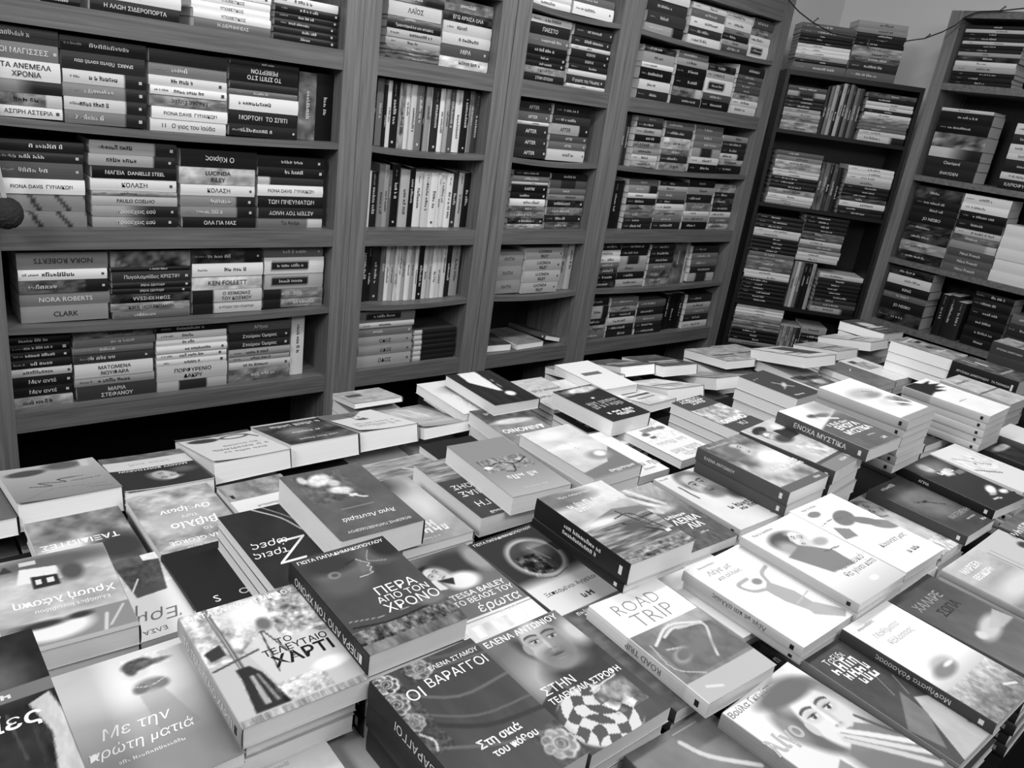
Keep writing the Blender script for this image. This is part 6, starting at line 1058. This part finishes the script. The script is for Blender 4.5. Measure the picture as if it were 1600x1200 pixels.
def build_shelf_books():
    mass = MB(); seen = {}
    prev = {}
    for (case, row, zk, kind, ua, ub, z, pxm, spec) in SHELF:
        rng0 = random.Random(sum(map(ord, spec)))
        key = (case, row, kind == 'v'); n_st = seen.get(key, 0); seen[key] = n_st + 1
        if case in INNER:
            i0, i1 = INNER[case]; lo = i0 + .002; hi = i1 - .002
            B = Matrix.Identity(4); front = .026 + (.014 if kind == 'v' else 0) + .01 * rng0.random()
        elif case == 'B5':
            ua -= 2.475; ub -= 2.475; lo, hi = .02, .63; B = M5; front = .012; z = T5[zk]
        else:
            lo, hi = .484, 1.69; B = M6; front = .02; z = T6[zk]
        lo = max(lo, prev.get((case, row), -9)) 
        if ua < lo: ua = lo
        if kind != 'v' and ub > hi: ub = hi
        books = [s.split('|') for s in spec.split(';')]
        seed0 = sum(map(ord, case + row)) * 31 + n_st * 101
        rng = random.Random(seed0)
        loose = case in INNER and zk in ('top', 's1', 's3')
        D = .138 if case != 'B5' else .15
        if kind in 'fg':
            L0 = min(ub - ua - .0015, .27)
            if zk != 'd5b': prev[(case, row)] = ub + .0005
            room = {'B5': {'t5': .4, 'b5': .236, 'c5': .33, 'd5': .48, 'd5b': .235, 'e5': .215}, 'B6': {'t6': .265, 'a6': .38, 'b6': .36, 'c6': .28}}.get(case, {}).get(zk, {'s1': .207, 's3': .199, 'r2': .2365, 'r4': .211, 'r0': .218, 'top': .16}.get(zk, .2))
            tot = sum(float(b[0]) for b in books) / pxm
            k = min(1.0, (room - .004) / tot)
            zz = z + .0004
            if loose:
                q = ((ua + ub) / 2 - i0) / (i1 - i0)
                # rest on the highest point of the sagging shelf beneath the pile
                qs = [(e - i0) / (i1 - i0) for e in (ua, ub)]
                zz = z - SAG * 4 * min(a * (1 - a) for a in qs) + .0005
            for i, b in enumerate(books):
                T = float(b[0]) / pxm * k; tone = float(b[1]); feat = b[2] if len(b) > 2 else ''; text = b[3] if len(b) > 3 else ''
                if kind == 'g': feat += 'g'
                L = L0 * rng.uniform(.965, 1.0); dx = (L0 - L) * rng.uniform(-.5, .5)
                if case == 'B1' and (ub - ua) > .205: L = min(L0, .2165) * rng.uniform(.97, 1)
                c = (ua + ub) / 2 + dx
                fy = front + rng.uniform(0, .006)
                fine = case in ('B1', 'B2', 'B3')
                mb = spine_book(L, D, T - .0004, tone, feat, text, seed0 + i * 17, fine)
                ML = B @ Matrix.Translation((c, fy, zz))
                where = '%s in %s pile, %s shelf, %s' % (ORD[i], NTH[n_st], row, CASE[case])
                emit(mb, ML, case, mass, '%s %s %s, %s' % (tone_word(tone), feat_word(feat, text), 'comic' if case == 'B5' else 'book', where), row)
                zz += T
        else:
            wd = [float(b[0]) for b in books]; tot = sum(wd)
            ub = min(ub, hi) if case != 'B5' else ub
            span = ub - ua; x = ua
            prev[(case, row)] = ub + .0005
            Hm = {'B5': .24, 'B6': .205}.get(case, .2 if case != 'B2' else .208)
            if case == 'B1': Hm = .205
            for i, b in enumerate(books):
                T = wd[i] / tot * span; tone = float(b[1]); H = Hm * float(b[2] or 1); feat = b[3] if len(b) > 3 else ''
                H = min(H, {'s1': .2035, 's3': .197, 'r2': .232, 'r4': .21}.get(zk, .3))
                T_ = T - .0006
                fy = front + rng.uniform(.0, .012)
                mb = spine_book(H, D, T_, tone, feat, '', seed0 + i * 17, case in ('B1', 'B2', 'B3'))
                zz = z + .0004
                if loose:
                    qs = [(e - i0) / (i1 - i0) for e in (x, x + T)]
                    zz = z - SAG * 4 * min(a * (1 - a) for a in qs) + .0005
                # stand it up: spine length to z, thickness to the right
                R = Matrix(((0, 0, 1, 0), (0, 1, 0, 0), (-1, 0, 0, 0), (0, 0, 0, 1)))
                ML = B @ Matrix.Translation((x, fy, zz + H / 2)) @ R
                lean = 0
                where = '%s from left in upright row, %s shelf, %s' % (NTH[i], row, CASE[case])
                emit(mb, ML, case, mass, '%s %s %s, %s' % (tone_word(tone), 'upright' if not feat else 'marked', 'comic' if case == 'B5' else 'book', where), row)
                x += T
    o = mass.mesh('shelved_books', [M_PRINT, M_PAGE])
    o = bpy.data.objects.new('shelved_books', o); COL.objects.link(o)
    tag(o, 'mass of small novels piled on the shelves of middle wide bookcase', 'books', None, 'stuff')

def emit(mb, M, case, mass, label, row):
    if case == 'B4':
        mass.append(mb, M); return
    nm = 'comic_book' if case == 'B5' else 'book'
    o = build(mb, nm, [M_PRINT, M_PAGE]); o.matrix_world = M
    tag(o, label, 'comic' if case == 'B5' else 'book', 'books on the %s shelf of the %s' % (row, CASE[case]))
build_shelf_books()
build_table_books()

# three books lying loose on the bottom shelf of the right narrow bookcase
def lying(name, M, w, l, t, tone, label):
    root = empty('book', M); tag(root, label, 'book', 'loose books on the bottom shelf')
    cov = book_cover(w, l, t, [('f', tone), ('n', .12, 4, 6, int(w * 9999))], [('~6', .5, .4, .012, .8 if tone < .5 else .3)], (tone, '', 0, .8), .004, .001)
    for n, b, m in (('cover', cov, M_PRINT), ('page_block', page_block(w, l, t), M_PAGE)):
        o = bpy.data.objects.new(n, b.mesh(n, [m])); COL.objects.link(o); o.parent = root
def RZ(a): return Matrix.Rotation(math.radians(a), 4, 'Z')
def RY(a): return Matrix.Rotation(math.radians(a), 4, 'Y')
lying('a', Matrix.Translation((1.975, .13, .6605)) @ RZ(176), .135, .2, .026, .28, 'dark covered book lying flat, left of three on bottom shelf of right narrow bookcase')
lying('b', Matrix.Translation((2.132, .125, .6605)) @ RZ(183), .15, .205, .022, .52, 'grey covered book lying flat, middle of three on bottom shelf of right narrow bookcase')
lying('c', Matrix.Translation((2.25, .132, .676)) @ RZ(12) @ RY(14), .115, .2, .018, .3, 'dark book leaning on the grey one, bottom shelf of right narrow bookcase')

# ------------------------------------------------------------------ fairy lights, hook, hanging pompom
def tube(mb, pts, r, n=6, mat=0, tone=.15):
    pts = [Vector(p) for p in pts]; rings = []
    for i, p in enumerate(pts):
        d = (pts[min(i + 1, len(pts) - 1)] - pts[max(i - 1, 0)]).normalized()
        a = d.cross(Vector((0, 0, 1)));
        if a.length < 1e-3: a = Vector((1, 0, 0))
        a.normalize(); b = d.cross(a)
        rings.append([tuple(p + a * (r * math.cos(q * 2 * math.pi / n)) + b * (r * math.sin(q * 2 * math.pi / n))) for q in range(n + 1)])
    mb.grid(np.array(rings), mat, tone)
WIREPTS = [(3.338, -0.01, 2.177), (3.361, -0.027, 2.157), (3.384, -0.045, 2.138), (3.413, -0.067, 2.121), (3.443, -0.09, 2.104), (3.538, -0.086, 2.096), (3.633, -0.083, 2.087), (3.67, -0.119, 2.086), (3.707, -0.156, 2.084), (3.754, -0.203, 2.082), (3.801, -0.25, 2.08), (3.831, -0.281, 2.087), (3.862, -0.311, 2.094), (3.894, -0.344, 2.107), (3.926, -0.376, 2.119), (3.922, -0.413, 2.134), (3.918, -0.449, 2.148), (3.937, -0.464, 2.165), (3.957, -0.479, 2.181), (3.971, -0.49, 2.201), (3.985, -0.5, 2.221), (3.985, -0.526, 2.233), (3.985, -0.553, 2.245), (3.985, -0.595, 2.247), (3.985, -0.637, 2.249), (3.985, -0.684, 2.255), (3.985, -0.731, 2.261)]
root = empty('fairy_lights', Matrix.Translation(WIREPTS[0])); tag(root, 'dark string of fairy lights draped from middle bookcase to right bookcase', 'string lights')
mb = MB(); tube(mb, WIREPTS, .0028); o = build(mb, 'wire', [WIRE]); o.parent = root; o.matrix_parent_inverse = root.matrix_world.inverted()
for i in range(4, len(WIREPTS) - 2, 5):
    p = Vector(WIREPTS[i]); q = p + Vector((.012 * (-1) ** i, -.012, -.03 if i % 2 else .018))
    mb = MB(); tube(mb, [p, p * .6 + q * .4, q], .0032); tube(mb, [q, q + (q - p) * .12], .005); o = build(mb, 'bulb', [BULB]); o.parent = root; o.matrix_parent_inverse = root.matrix_world.inverted()

root = empty('hanging_pompom', Matrix.Translation((.312, -.062, 1.204))); tag(root, 'dark round pompom on pale ribbon hanging by the left bookcase edge', 'ornament')
bm = MB()
th = np.linspace(0, math.pi, 25); ph = np.linspace(0, 2 * math.pi, 41)
TH, PH = np.meshgrid(th, ph, indexing='ij'); rr = .037 * (1 + .08 * (vnoise(TH * 14, PH * 12, 3) - .5))
bm.grid(np.stack([rr * np.sin(TH) * np.cos(PH), rr * np.sin(TH) * np.sin(PH), rr * np.cos(TH)], -1)[:, ::-1], 0, .3)
o = build(bm, 'ball', [plain('dark_yarn', .2, .95, .1, .3, 200)]); o.parent = root; 
rb = MB()
for i in range(2): tube(rb, [(-.012 + .012 * i, 0, .03), (-.02 + .012 * i, .0, .1), (-.03 + .01 * i, .048, .2), (-.032 + .01 * i, .0545, .3)], .006, 6, 0, .7)
o = build(rb, 'ribbon', [plain('pale_ribbon', .7, .4)]); o.parent = root
bpy.context.view_layer.update()
